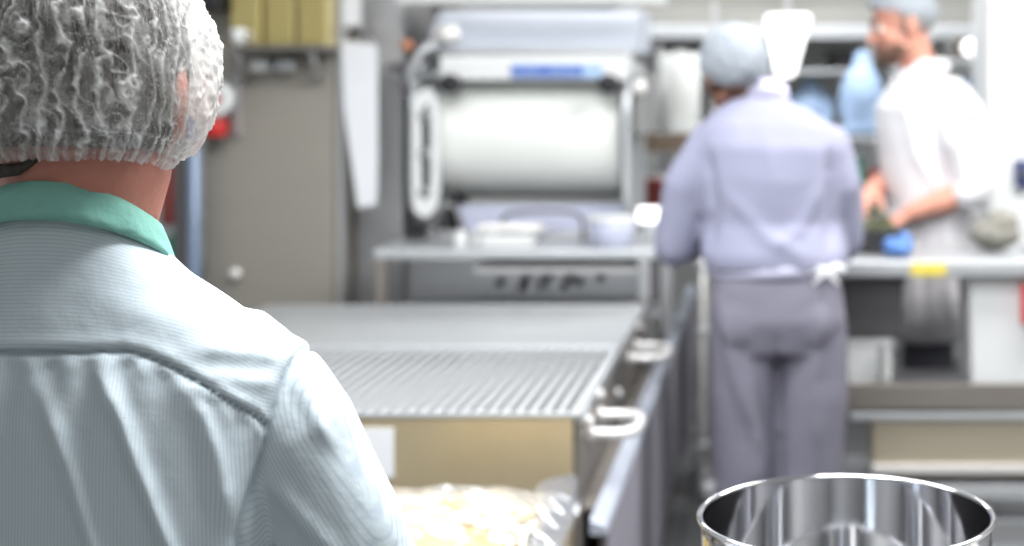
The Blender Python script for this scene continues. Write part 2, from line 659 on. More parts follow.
def shoe(bm, ankle, d, s=1.0):
    a = Vector(ankle)
    d = Vector(d).normalized()
    side = Vector((-d.y, d.x, 0))
    g = Vector((a.x, a.y, 0))
    tube(bm, [(g - d * 0.05 + Vector((0, 0, 0.045)), 0.036, 0.044), (g + d * 0.03 + Vector((0, 0, 0.045)), 0.04, 0.044), (g + d * 0.12 + Vector((0, 0, 0.034)), 0.046, 0.033), (g + d * 0.18 + Vector((0, 0, 0.027)), 0.038, 0.026)], side, 20)
    tube(bm, [(g + Vector((0, 0, 0.06)), 0.042, 0.042), (g + Vector((0, 0, 0.11)), 0.04, 0.04)], side, 16)


# ================================================================== SETTING
WX0, WX1, WY0, WY1, WZ = -3.6, 3.4, -2.2, 8.4, 2.9


def struct(name, bm, m, parent=None):
    o = obj(name, bm, m, parent)
    if parent is None:
        o['kind'] = 'structure'
    return o


def tile_floor():
    m = M['floor']
    nt = m.node_tree
    b = nt.nodes['Principled BSDF']
    tc = nt.nodes.new('ShaderNodeTexCoord')
    br = nt.nodes.new('ShaderNodeTexBrick')
    br.offset = 0
    br.inputs['Scale'].default_value = 1
    br.inputs['Brick Width'].default_value = 0.3
    br.inputs['Row Height'].default_value = 0.3
    br.inputs['Mortar Size'].default_value = 0.006
    br.inputs['Color1'].default_value = lin((118, 118, 120))
    br.inputs['Color2'].default_value = lin((106, 107, 108))
    br.inputs['Mortar'].default_value = lin((80, 80, 80))
    nt.links.new(tc.outputs['Object'], br.inputs['Vector'])
    nt.links.new(br.outputs['Color'], b.inputs['Base Color'])


tile_floor()
struct('floor', box(WX0, WX1, WY0, WY1, -0.1, 0), M['floor'])
struct('ceiling', box(WX0, WX1, WY0, WY1, WZ, WZ + 0.1), M['ceil'])
struct('wall_back', box(WX0, WX1, WY1, WY1 + 0.1, 0, WZ), M['wall'])
struct('wall_left', box(WX0 - 0.1, WX0, WY0, WY1, 0, WZ), M['wall'])
struct('wall_right', box(WX1, WX1 + 0.1, WY0, WY1, 0, WZ), M['wall'])
struct('wall_front', box(WX0, WX1, WY0 - 0.1, WY0, 0, WZ), M['wall'])

# ================================================================== FOREGROUND WORKER
CX = -0.695                                  # body centre line


def sstep(a, b, x):
    t = np.clip((x - a) / (b - a), 0, 1)
    return t * t * (3 - 2 * t)


def seg_field(px, pz, pts, w0, w1):
    """gaussian ridge along a polyline in (x, z); width runs from w0 to w1; fades at both ends"""
    best = np.zeros_like(px)
    n = len(pts) - 1
    for i in range(n):
        (ax, az), (bx_, bz) = pts[i], pts[i + 1]
        dx, dz = bx_ - ax, bz - az
        L2 = dx * dx + dz * dz
        t = np.clip(((px - ax) * dx + (pz - az) * dz) / L2, 0, 1)
        d = np.hypot(px - ax - t * dx, pz - az - t * dz)
        g = (i + t) / n
        wv = w0 * (1 - g) + w1 * g
        val = np.exp(-(d / wv) ** 2) * np.minimum(1, g * 4 + 0.35) * np.minimum(1, (1 - g) * 4 + 0.1)
        best = np.maximum(best, val)
    return best


FG_RINGS = [
    (CX, 1.53, 0.80, 0.190, 0.130, 0), (CX, 1.525, 0.92, 0.182, 0.122, 0), (CX, 1.52, 1.02, 0.190, 0.128, 0),
    (CX, 1.52, 1.10, 0.200, 0.134, 0), (CX, 1.52, 1.18, 0.206, 0.132, 0.02), (CX, 1.518, 1.225, 0.205, 0.126, 0.06),
    (CX, 1.515, 1.262, 0.192, 0.116, 0.10), (CX, 1.513, 1.292, 0.168, 0.106, 0.16), (CX, 1.512, 1.318, 0.136, 0.096, 0.24),
    (CX, 1.511, 1.342, 0.104, 0.088, 0.34), (CX, 1.510, 1.366, 0.080, 0.080, 0.45)]


def fg_arm(q):
    return [(CX + q * 0.155, 1.52, 1.243), (CX + q * 0.205, 1.53, 1.172), (CX + q * 0.250, 1.55, 1.065), (CX + q * 0.286, 1.585, 0.955)]


def fg_fore(q):
    return [(CX + q * 0.292, 1.585, 0.955), (CX + q * 0.25, 1.73, 0.86), (CX + q * 0.21, 1.83, 0.80)]


HC = Vector((-0.684, 1.505, 1.518))          # middle of the skull
HR = Matrix.Rotation(math.radians(4), 3, 'Z') @ Matrix.Rotation(math.radians(-6), 3, 'X')


def build_foreground_worker():
    b = nb()
    head_shapes(b, HC, HR, 1.14)
    tube(b, [((CX, 1.508, 1.33), 0.074, 0.072), ((CX + 0.004, 1.503, 1.39), 0.073, 0.072), ((CX + 0.010, 1.502, 1.44), 0.081, 0.080), ((HC.x, HC.y, 1.50), 0.076, 0.084)], (1, 0, 0), 28)
    torso_tube(b, FG_RINGS, -0.016)
    for q in (-1, 1):
        limb(b, fg_arm(q), [0.044, 0.047, 0.045, 0.042])
        limb(b, fg_fore(q), [0.042, 0.038, 0.027])
        d = Vector((CX + q * 0.19, 1.88, 0.765)) - Vector((CX + q * 0.21, 1.83, 0.80))
        hand_shapes(b, (CX + q * 0.21, 1.83, 0.80), d, (-q, 0, -0.3), 1 if q < 0 else -1, 0.6, 0.98)
        limb(b, [(CX + q * 0.09, 1.53, 0.80), (CX + q * 0.10, 1.55, 0.46), (CX + q * 0.105, 1.52, 0.09)], [0.082, 0.055, 0.04])
        ball(b, (CX + q * 0.105, 1.56, 0.05), (0.035, 0.08, 0.03))
    body = weld('person', b, 0.006, M['skin_red'], iters=5)
    tag(body, 'nearest person, in a pale pinstriped work shirt and hairnet, seen from behind', 'person')
    face_parts(HC, HR, 1.06, body, M['hair'])

    # ---- shirt
    b = nb()
    torso_tube(b, FG_RINGS, 0.002)
    for q in (-1, 1):
        limb(b, fg_arm(q), [0.058, 0.066, 0.065, 0.062])
        limb(b, fg_fore(q), [0.058, 0.050, 0.036])
    sh = weld('shirt', b, 0.0042, M['shirt'], body, iters=12)
    me = sh.data
    co, nr = verts_np(me)
    x, y, z = co[:, 0] - CX, co[:, 1], co[:, 2]
    back = sstep(1.56, 1.50, y)
    # armhole seam and yoke seam, as lines on the cloth
    arm_x = 0.180 + 0.046 * np.clip((z - 1.09) / 0.19, 0, 1.1)
    d_arm = np.abs(x) - arm_x
    yoke_z = 1.276 - 0.075 * np.clip((np.abs(x) - 0.085) / 0.11, 0, 1.2) ** 1.6
    d_yoke = z - yoke_z
    sleeve = d_arm > 0
    seam_arm = np.exp(-(d_arm / 0.0035) ** 2)
    seam_yoke = np.exp(-(d_yoke / 0.0030) ** 2) * (~sleeve) * back
    disp = -0.0035 * seam_arm * sstep(1.0, 1.05, z) - 0.0026 * seam_yoke
    disp += 0.0012 * np.exp(-((d_yoke - 0.008) / 0.006) ** 2) * (~sleeve) * back
    disp += 0.0020 * np.exp(-((d_arm + 0.010) / 0.007) ** 2)
    nz = np.array([noise.noise(Vector((a * 5, b_ * 5, c * 3))) for a, b_, c in co])
    nz2 = np.array([noise.noise(Vector((a * 16, b_ * 16, c * 10 + 7))) for a, b_, c in co])
    nz3 = np.array([noise.noise(Vector((a * 40, b_ * 40, c * 22 + 3))) for a, b_, c in co])
    disp += 0.004 * nz + 0.0022 * nz2 + 0.0007 * nz3
    below = (d_yoke < 0) & (~sleeve)
    # gathers hanging from the yoke
    depth = -d_yoke
    gath = np.sin((x + 0.012 * nz2) * 2 * PI / 0.033 + 3 * nz) * np.exp(-depth / 0.035)
    disp += np.where(below, 0.0042 * gath * back * sstep(0.002, 0.016, depth), 0)
    folds = [
        ([(0.068, 1.262), (0.090, 1.215), (0.112, 1.15), (0.142, 1.05), (0.15, 1.0)], 0.009, 0.006, 0.0105),
        ([(0.018, 1.245), (0.048, 1.17), (0.078, 1.07), (0.09, 1.0)], 0.010, 0.007, 0.009),
        ([(-0.045, 1.268), (-0.048, 1.20), (-0.045, 1.15)], 0.009, 0.007, 0.008),
        ([(-0.11, 1.26), (-0.10, 1.12), (-0.085, 1.0)], 0.012, 0.010, 0.010),
        ([(0.150, 1.235), (0.165, 1.17), (0.172, 1.10)], 0.008, 0.007, 0.008),
        ([(-0.16, 1.24), (-0.13, 1.10), (-0.13, 1.0)], 0.012, 0.010, 0.010),
    ]
    for pts, w0, w1, amp in folds:
        disp += np.where(below, amp * seg_field(x, z, pts, w0, w1) * back, 0)
    # puckers on the shoulder either side of the armhole
    pk = [([(0.150, 1.275), (0.215, 1.250)], 0.008, 0.006, 0.003), ([(0.155, 1.250), (0.208, 1.228)], 0.008, 0.006, 0.003),
          ([(0.160, 1.235), (0.190, 1.214)], 0.008, 0.006, 0.003), ([(0.212, 1.262), (0.262, 1.16)], 0.008, 0.006, 0.005),
          ([(0.205, 1.14), (0.27, 1.05)], 0.010, 0.008, 0.006), ([(0.20, 1.08), (0.25, 1.0)], 0.009, 0.007, 0.005),
          ([(0.06, 1.33), (0.15, 1.285)], 0.014, 0.014, 0.002)]
    for pts, w0, w1, amp in pk:
        disp += amp * seg_field(np.abs(x), z, pts, w0, w1) * np.where(np.abs(d_arm) < 0.003, 0.2, 1)
    co2 = co + nr * disp[:, None]
    me.vertices.foreach_set('co', co2.ravel())
    # running coordinate of the stripes: across the back, level on the yoke, round the sleeve
    axx = 0.150 + (1.232 - z) * 0.49
    ayy = 1.52 + (1.232 - z) * 0.2
    su = np.where(sleeve, (np.abs(x) - axx) * 0.85 - (y - ayy) * 0.55, np.where(d_yoke > 0, (z * 0.75 + (1.5 - y) * -0.65) * 0.9, x))
    fattr(me, 'su', su)
    fattr(me, 'seam', np.clip(0.85 * seam_yoke + 0.35 * seam_arm, 0, 1))
    me.update()

    # ---- stand-and-fold collar: two layers of a tilted band
    def band(name, r0, r1, h0, h1, m, thick=0.003, ybias=0.0):
        bm = nb()
        S = 96
        rings = []
        for (r, h) in ((r0, h0), (r0 + 0.35 * (r1 - r0), h0 + 0.35 * (h1 - h0)), (r0 + 0.7 * (r1 - r0), h0 + 0.7 * (h1 - h0)), (r1, h1),
                       (r1 - thick, h1), (r0 + 0.5 * (r1 - r0) - thick, h0 + 0.5 * (h1 - h0)), (r0 - thick, h0)):
            ring = []
            for k in range(S):
                a = 2 * PI * k / S
                rr = r + 0.0012 * math.sin(a * 9 + h * 120)
                fx, fy = math.cos(a), math.sin(a)
                zz = 1.368 + h - 0.050 * fy - (0.012 * max(0, fy))
                ring.append(bm.verts.new((CX + 0.001 + rr * fx, 1.506 + ybias + rr * fy * 1.02, zz)))
            rings.append(ring)
        rings.append(rings[0])
        for a, c in zip(rings, rings[1:]):
            for k in range(S):
                bm.faces.new((a[k], a[(k + 1) % S], c[(k + 1) % S], c[k]))
        return obj(name, bm, m, body, True)
    c = band('collar', 0.0830, 0.0955, 0.016, -0.020, M['teal'])
    c['label'] = 'sea green collar'
    # ---- hair under the net
    bm = nb()
    ball(bm, Vector((0, 0, 0)), 1.0, None, 64, 48)
    for v in bm.verts:
        if v.co.z < 0:
            h_ = math.hypot(v.co.x, v.co.y)
            if h_ > 1e-4:
                f_ = (1 - abs(v.co.z) ** 3.5) ** (1 / 3.5) / h_
                v.co.x *= f_
                v.co.y *= f_
        v.co = HC + HR @ Vector((v.co.x * 0.095, -0.010 + v.co.y * 0.117, 0.035 + v.co.z * 0.122))
    for v in list(bm.verts):
        p = HR.inverted() @ (v.co - HC)
        if p.y > 0 and p.z < -0.02 + 0.5 * p.y:
            v.co += HR @ Vector((-p.x * 0.3, 0.0, 0.0))
    dele = [v for v in bm.verts if (HR.inverted() @ (v.co - HC)).z < -0.064 or ((HR.inverted() @ (v.co - HC)).y > 0.068 and (HR.inverted() @ (v.co - HC)).z < 0.055)]
    bmesh.ops.delete(bm, geom=dele, context='VERTS')
    hr = obj('hair', bm, M['hair'], body, True)
    so = hr.modifiers.new('s', 'SOLIDIFY')
    so.thickness = 0.006
    so.offset = -1
    # strand clumps
    bm = nb()
    rnd = random.Random(3)
    for k in range(150):
        a = rnd.uniform(PI * 0.98, PI * 2.02)
        t0 = rnd.uniform(0.9, 1.6)
        t1 = t0 + rnd.uniform(0.35, 0.7)
        if t1 > 2.1:
            t1 = 2.1
        pts = []
        for j in range(6):
            t = t0 + (t1 - t0) * j / 5
            aa = a + 0.10 * math.sin(t * 3 + k)
            pts.append((HC + HR @ Vector((0.0955 * math.sin(t) * math.cos(aa), -0.010 + 0.1175 * math.sin(t) * math.sin(aa), 0.035 + 0.1225 * math.cos(t))), 0.0022 * math.sin(PI * (j + 0.6) / 6.2), 0.0012))
        tube(bm, pts, (0, 0, 1), 5)
    obj('hair_strands', bm, M['hair'], hr, True)
    # dark loose lock at the nape
    obj('neck_hair', tube(nb(), [((-0.755, 1.432, 1.447), 0.006, 0.004), ((-0.732, 1.424, 1.443), 0.007, 0.004), ((-0.712, 1.421, 1.445), 0.006, 0.004), ((-0.698, 1.423, 1.453), 0.003, 0.003)], (0, 0, 1), 12), M['hair'], body, True)

    # ---- hairnet
    bm = nb()
    NP, NT = 420, 190
    NC = Vector((-0.688, 1.500, 1.552))
    web = []
    grid = []
    for j in range(NT + 1):
        row = []
        u = j / NT
        for i in range(NP):
            a = 2 * PI * i / NP
            front = max(0.0, math.sin(a))
            T = math.radians(138 - 40 * front ** 0.9)
            puff = math.exp(-(((a + PI) % (2 * PI) - PI - 0.42) / 0.50) ** 2)
            T += 0.10 * puff
            t = 0.012 + (T - 0.012) * u
            st, ct = math.sin(t), math.cos(t)
            sq = (1 - (-ct) ** 2.4) ** (1 / 2.4) if ct < 0 else st
            d = Vector((0.117 * sq * math.cos(a), 0.138 * sq * math.sin(a), 0.146 * ct))
            q = Vector((math.cos(a) * st, math.sin(a) * st, ct))
            n1 = noise.noise(q * 2.6)
            n2 = noise.noise(q * 7 + Vector((5, 1, 2)))
            n3 = noise.noise(q * 18 + Vector((1, 7, 2)))
            n4 = noise.noise(q * 42)
            ph = a * 19 + 3.2 * n1 + 1.6 * n2 + 0.55 * n3
            rid = max(0.0, 1 - abs(math.sin(ph)) * 1.0) ** 4
            ph2 = a * 13 - t * 9 + 6 * n1 + 3 * n2
            rid2 = max(0.0, 1 - abs(math.sin(ph2))) ** 9
            crn = max(0.0, 1 - abs(n3) * 5.5) ** 3
            fade = min(1, u * 3)
            low = max(0.0, (u - 0.90) / 0.10)
            pl = 0.5 + 0.5 * math.sin(a * 74 + 2 * n2)
            sc_ = 1 + (0.030 * n1 + 0.014 * n2 + 0.004 * n3 + 0.0015 * n4) + (0.020 * rid + 0.011 * rid2 + 0.003 * crn) * fade
            pf = puff * math.exp(-((t - 1.75) / 0.55) ** 2)
            sc_ += 0.11 * pf + 0.02 * puff * n3
            sc_ += low * (0.018 * pl) - 0.02 * low
            if 0.90 < u < 0.96:
                sc_ -= 0.012
            wv = 0.20 + 0.95 * rid * fade + 0.62 * rid2 + 0.12 * crn + 0.30 * n2 + 0.06 * n3
            wv += 0.35 * max(0, 0.55 - u) + 0.75 * max(0.0, min(1.0, pf * 1.6 + puff * 0.25)) + 0.25 * low * pl - 0.1 * (1 - fade)
            web.append(min(0.97, max(0.12, wv)))
            row.append(bm.verts.new(NC + HR @ (d * sc_)))
        grid.append(row)
    for r0, r1 in zip(grid, grid[1:]):
        for k in range(NP):
            bm.faces.new((r0[k], r0[(k + 1) % NP], r1[(k + 1) % NP], r1[k]))
    bm.faces.new(grid[0][::-1])
    bm.verts.index_update()
    net = obj('hairnet', bm, M['net'], body, True)
    fattr(net.data, 'web', web)
    net['label'] = 'crinkled white hairnet'
    # ---- trousers and shoes (below the picture)
    b = nb()
    torso_tube(b, [(CX, 1.53, 0.74, 0.168, 0.118, 0), (CX, 1.53, 0.90, 0.168, 0.112, 0)])
    for q in (-1, 1):
        limb(b, [(CX + q * 0.088, 1.53, 0.78), (CX + q * 0.10, 1.55, 0.46), (CX + q * 0.105, 1.52, 0.12)], [0.093, 0.078, 0.068])
    weld('trousers', b, 0.012, M['trouser'], body)
    for q in (-1, 1):
        b = nb()
        shoe(b, (CX + q * 0.105, 1.52, 0.08), (q * 0.1, 1, 0))
        weld('shoe', b, 0.008, M['shoe'], body)
    return body


build_foreground_worker()


# ================================================================== SLATTED TABLE (long steel table running away from the viewer)
def build_slatted_table():
    XR, XL, Y0, Y1, ZT = -0.4136, -1.66, 3.30, 4.95, 0.81
    t = thing('slatted_table', ((XR + XL) / 2, 4.1, 0), 'long steel table with slatted top and bow handles, running away beside the nearest person', 'table')
    # rim and body
    bm = nb()
    bx(bm, XL, XR, Y0, Y0 + 0.012, ZT - 0.012, ZT)
    bx(bm, XR - 0.012, XR, Y0 + 0.012, Y1, ZT - 0.03, ZT)
    bx(bm, XL, XL + 0.012, Y0 + 0.012, Y1, ZT - 0.03, ZT)
    bx(bm, XL + 0.012, XR - 0.012, Y1 - 0.012, Y1, ZT - 0.03, ZT)
    obj('rim', bm, M['steel_light'], t, bevel=0.003)
    bm = nb()
    p = 0.0305
    n = int((XR - XL - 0.03) / p)
    for i in range(n):
        x1 = XR - 0.014 - i * p
        bx(bm, x1 - p * 0.52, x1, Y0 + 0.014, 4.125, ZT - 0.012, ZT - 0.001)
    o = obj('slats', bm, M['slat'], t, bevel=0.003)
    o['label'] = 'pale steel slats'
    bm = box(XL + 0.014, XR - 0.014, Y0 + 0.014, 4.125, ZT - 0.06, ZT - 0.05)
    obj('drip_tray', bm, M['dgrey'], t)
    obj('cross_bar', box(XL + 0.014, XR - 0.014, 4.125, 4.165, ZT - 0.02, ZT + 0.006), M['steel_light'], t, bevel=0.004)
    bm = box(XL + 0.014, XR - 0.014, 4.165, Y1 - 0.014, ZT - 0.02, ZT - 0.006)
    for i in range(62):
        x1 = XR - 0.016 - i * 0.0195
        bx(bm, x1 - 0.012, x1, 4.17, Y1 - 0.016, ZT - 0.006, ZT - 0.003)
    obj('rear_plate', bm, M['slat'], t)
    obj('front_panel', box(XL, XR - 0.02, Y0 + 0.003, Y0 + 0.013, 0.12, ZT - 0.0125), M['steel_bag_tint'], t, bevel=0.003)
    obj('side_panel', box(XR - 0.02, XR - 0.002, Y0 + 0.02, Y1, 0.12, ZT - 0.03), M['steel_dark'], t, bevel=0.003)
    obj('paper_notice', box(-0.900, -0.828, Y0, Y0 + 0.0028, 0.668, 0.776), M['paper'], t)
    # ledge rail and skirt
    obj('side_flange', box(XR - 0.002, -0.385, Y0 + 0.02, Y1, 0.588, 0.596), M['steel_dark'], t)
    br = thing('screen_panel', (-0.35, 5.0, 0), 'long dark grey screen with silver top rail along the right side of slatted table', 'screen')
    obj('top_rail', prism([(-0.378, 0.622), (-0.346, 0.608), (-0.340, 0.600), (-0.340, 0.586), (-0.378, 0.586)], 3.14, 7.0), mat('blue_silver_rail', (196, 202, 216), 0.35, 0.4), br, bevel=0.003)
    obj('sheet', box(-0.352, -0.342, 3.18, 7.0, 0.10, 0.586), M['skirt'], br, bevel=0.002)
    for yy in (3.3, 4.5, 5.7, 6.9):
        obj('support_leg', box(-0.372, -0.353, yy - 0.02, yy + 0.02, 0.0, 0.586), M['steel_dark'], br)
    for x, y in ((XL + 0.05, Y0 + 0.08), (XR - 0.06, Y0 + 0.08), (XL + 0.05, 4.8), (XR - 0.06, 4.8)):
        l = obj('leg', box(x - 0.022, x + 0.022, y - 0.022, y + 0.022, 0.03, 0.3), M['steel'], t, bevel=0.004)
        obj('foot', cyl((x, y, 0), 0.03, 0.032), M['black'], l, True)
    for y in (3.53, 4.5):
        h = obj('handle', pipe([(XR, y + 0.10, 0.735), (XR + 0.06, y + 0.10, 0.735), (XR + 0.092, y + 0.085, 0.735), (XR + 0.106, y + 0.04, 0.735),
                                (XR + 0.106, y - 0.04, 0.735), (XR + 0.092, y - 0.085, 0.735), (XR + 0.06, y - 0.10, 0.735), (XR, y - 0.10, 0.735)], 0.0115), M['bright_metal'], t, True)
        for s in (-1, 1):
            obj('handle_boss', cyl((XR - 0.002, y + s * 0.10, 0.735), 0.021, 0.012, 'X'), M['bright_metal'], h, True)
    for y, z in ((3.40, 0.770), (3.62, 0.785), (4.06, 0.700), (4.72, 0.775)):
        obj('bolt', ball(nb(), (XR + 0.002, y, z), (0.012, 0.013, 0.013)), M['bright_metal'], t, True)
    return t


build_slatted_table()


# ================================================================== REAR TABLE with open front, behind the slatted one
def build_rear_table():
    X0, X1, Y0, Y1, ZT = -1.322, -0.335, 5.0, 5.94, 0.987
    t = thing('rear_steel_table', (-0.83, 5.5, 0), 'steel table with open front behind the slatted top, carrying the film roll machine', 'table')
    obj('table_top', box(X0, X1 + 0.012, Y0, Y1, ZT - 0.03, ZT), M['steel_light'], t, bevel=0.004)
    obj('side_post', box(X0, X0 + 0.04, Y0 + 0.004, Y0 + 0.05, 0.03, ZT - 0.03), M['steel_dark'], t, bevel=0.003)
    obj('end_bracket', box(X1 - 0.03, X1 + 0.008, Y0 + 0.004, Y0 + 0.05, 0.70, ZT - 0.03), M['steel'], t, bevel=0.003)
    obj('side_post', box(-0.44, -0.40, Y0 + 0.004, Y0 + 0.05, 0.0, ZT - 0.03), M['steel'], t, bevel=0.003)
    for x in (X0, -0.44):
        obj('back_leg', box(x, x + 0.04, Y1 - 0.05, Y1 - 0.01, 0.0, ZT - 0.03), M['steel_dark'], t, bevel=0.003)
    obj('back_sheet', box(X0 + 0.04, X1 - 0.10, Y0 + 0.32, Y0 + 0.335, 0.62, ZT - 0.03), M['steel'], t)
    obj('lower_shelf', box(X0 + 0.04, X1 - 0.03, Y0 + 0.02, Y0 + 0.34, 0.76, 0.778), M['steel_light'], t)
    obj('inner_ledge', box(-1.0, X1 - 0.11, Y0 + 0.05, Y0 + 0.30, 0.905, 0.925), M['bright_metal'], t, bevel=0.003)
    obj('switch_box', box(X1 - 0.108, X1 - 0.032, Y0 + 0.006, Y0 + 0.12, 0.81, ZT - 0.035), M['dgrey'], t, bevel=0.006)
    for x, z in ((-0.955, 0.838), (-0.875, 0.822), (-0.865, 0.850), (-0.805, 0.832), (-0.785, 0.858), (-0.725, 0.828), (-0.705, 0.858), (-0.675, 0.838), (-0.598, 0.856)):
        k = obj('control_knob', cyl((x, Y0 + 0.285, z), 0.014, 0.03, 'Y', 20), M['dgrey'], t, True)
    return t


build_rear_table()


# ================================================================== FILM ROLL MACHINE
def build_film_machine():
    YC = 5.5
    zc = 1.326
    t = thing('film_roll_machine', (-0.87, YC, 0.987), 'wrapping machine with a wide white film roll and blue lettering on its front', 'machine')
    base = nb()
    bx(base, -1.22, -0.50, 5.32, 5.93, 0.987, 1.02)
    obj('base_plate', base, M['steel'], t, bevel=0.004)
    # rounded side plates
    pl = rounded([(5.24, 1.10), (5.24, 1.50), (5.34, 1.62), (5.86, 1.62), (5.92, 1.45), (5.92, 1.02), (5.40, 1.02)], 0.09)
    obj('side_plate', prism_x(pl, -1.262, -1.236), M['steel_light'], t, bevel=0.004)
    obj('side_plate', prism_x(pl, -0.515, -0.49), M['steel_light'], t, bevel=0.004)
    # loop shaped guard left of the roll
    bm = nb()
    outer = rounded([(-1.240, 1.10), (-1.240, 1.48), (-1.19, 1.54), (-1.150, 1.50), (-1.150, 1.12), (-1.19, 1.07)], 0.06)
    inner = rounded([(-1.212, 1.16), (-1.212, 1.44), (-1.19, 1.48), (-1.176, 1.45), (-1.176, 1.17), (-1.19, 1.13)], 0.03)
    n = len(outer)
    V = [[bm.verts.new((x, y, z)) for x, z in poly] for y in (5.20, 5.235) for poly in (outer, inner)]
    for i in range(n):
        j = (i + 1) % n
        bm.faces.new((V[0][i], V[0][j], V[1][j], V[1][i]))
        bm.faces.new((V[2][i], V[3][i], V[3][j], V[2][j]))
        bm.faces.new((V[0][i], V[2][i], V[2][j], V[0][j]))
        bm.faces.new((V[1][i], V[1][j], V[3][j], V[3][i]))
    g = obj('roller_guard', bm, M['white'], t)
    for z in (1.165, 1.30, 1.43):
        obj('guard_pin', cyl((-1.196, 5.195, z), 0.022, 0.045, 'Y'), M['mgrey'], g, True)
    # the roll
    roll = lathe(nb(), [(0.045, 0), (0.212, 0), (0.2205, 0.01), (0.2215, 0.33), (0.2205, 0.64), (0.212, 0.65), (0.045, 0.65)], (-1.180, YC, zc + 0.022), 'X', 96, True)
    r = obj('film_roll', roll, M['film'], t, True)
    md = r.modifiers.new('e', 'EDGE_SPLIT')
    md.split_angle = 0.7
    obj('roll_core', cyl((-1.236, YC, zc), 0.044, 0.725, 'X'), M['steel'], r, True)
    # film web coming off the roll over the front bar
    obj('front_bar', cyl((-1.236, 5.30, 1.572), 0.012, 0.722, 'X'), M['steel_light'], t, True)
    # header with lettering
    obj('header_panel', prism_x([(5.245, 1.555), (5.245, 1.622), (5.27, 1.64), (5.5, 1.64), (5.5, 1.555)], -1.155, -0.50), M['white'], t, bevel=0.004)
    h2 = obj('name_plate', box(-0.905, -0.585, 5.2395, 5.2445, 1.562, 1.612), M['paleblue'], t)
    obj('lettering', box(-0.902, -0.655, 5.2375, 5.2395, 1.566, 1.604), M['blue'], h2)
    # small unreadable white strokes on the blue band
    bm = nb()
    xx = -0.893
    rnd = random.Random(5)
    while xx < -0.67:
        wd = rnd.choice((0.008, 0.011, 0.014))
        if not (-0.80 < xx < -0.775):
            bx(bm, xx, xx + 0.003, 5.2367, 5.2374, 1.576, 1.594)
            if wd > 0.009:
                bx(bm, xx + 0.003, xx + wd * 0.7, 5.2367, 5.2374, rnd.choice((1.584, 1.591)), 1.5945)
        xx += wd + 0.004
    bx(bm, -0.893, -0.665, 5.2367, 5.2374, 1.5735, 1.5765)
    obj('letter_strokes', bm, M['paleblue'], h2)
    for x in (-1.110, -0.562):
        k = obj('knob', cyl((x, 5.18, 1.541), 0.034, 0.06, 'Y'), M['black'], t, True)
        obj('knob_stem', cyl((x, 5.24, 1.545), 0.012, 0.04, 'Y'), M['steel'], k, True)
    # curved cover above
    prof = []
    for k in range(13):
        a = PI * (0.5 + 0.5 * k / 12)
        prof.append((5.62 + 0.32 * math.cos(a) * 1.0, 1.66 + 0.155 * math.sin(a)))
    prof = [(5.95, 1.66), (5.95, 1.815)] + prof
    obj('curved_cover', prism_x(prof, -1.205, -0.475), mat('pale_blue_grey_cover', (198, 204, 216), 0.6), t, True).modifiers.new('e', 'EDGE_SPLIT').split_angle = 0.6
    obj('cover_rail', box(-1.19, -0.47, 5.285, 5.31, 1.645, 1.662), M['steel'], t, bevel=0.003)
    obj('cover_highlight', ball(nb(), (-1.135, 5.27, 1.715), (0.05, 0.03, 0.035)), M['bright_metal'], t, True)  # bright bead standing in for the highlight on the cover
    # arm brackets left
    obj('arm_bracket', pipe([(-1.25, 5.30, 1.50), (-1.262, 5.25, 1.58), (-1.215, 5.24, 1.655), (-1.175, 5.28, 1.68)], 0.016), M['steel_light'], t, True)
    obj('tension_lever', pipe([(-1.345, 5.30, 1.60), (-1.30, 5.26, 1.595), (-1.28, 5.25, 1.555), (-1.275, 5.25, 1.50)], 0.012), M['dgrey'], t, True)
    kn = obj('lever_ball', ball(nb(), (-1.268, 5.24, 1.675), 0.022), M['orange'], t, True)
    obj('lever_post', box(-1.285, -1.25, 5.3, 5.34, 1.60, 1.68), M['dgrey'], t, bevel=0.004)
    # right gearbox
    obj('drive_box', box(-0.488, -0.43, 5.30, 5.7, 1.36, 1.58), M['mgrey'], t, bevel=0.012)
    obj('drive_cap', ball(nb(), (-0.462, 5.29, 1.53), (0.028, 0.02, 0.03)), M['bright_metal'], t, True)
    # frosted sheet and black wheels beneath the roll
    obj('splash_sheet', box(-1.13, -0.50, 5.335, 5.345, 1.02, 1.112), M['frost'], t)
    for x, y in ((-1.145, 5.34), (-1.155, 5.5)):
        wl = obj('drive_wheel', cyl((x, y, 1.078), 0.058, 0.04, 'X'), M['black'], t, True)
        obj('wheel_hub', cyl((x - 0.004, y, 1.078), 0.02, 0.05, 'X'), M['steel'], wl, True)
    obj('air_hose', pipe([(-1.17, 5.25, 1.0), (-1.185, 5.24, 1.05), (-1.16, 5.23, 1.10), (-1.125, 5.24, 1.12), (-1.10, 5.27, 1.09), (-1.08, 5.29, 1.03)], 0.009), M['mgrey'], t, True)
    return t


build_film_machine()

# small things on the rear table
ZR = 0.987


def jar(x, y, r, h, label, m=M['white'], lid=M['mgrey']):
    j = thing('jar', (x, y, ZR), label, 'jar', 'small white jars on the rear table')
    obj('jar_body', lathe(nb(), [(r * 0.9, 0), (r, 0.006), (r, h * 0.78), (r * 0.8, h * 0.86), (r * 0.8, h * 0.9)], (x, y, ZR), 'Z', 28), m, j, True)
    obj('lid', cyl((x, y, ZR + h * 0.9), r * 0.86, h * 0.1 + 0.004), lid, j, True)
    return j


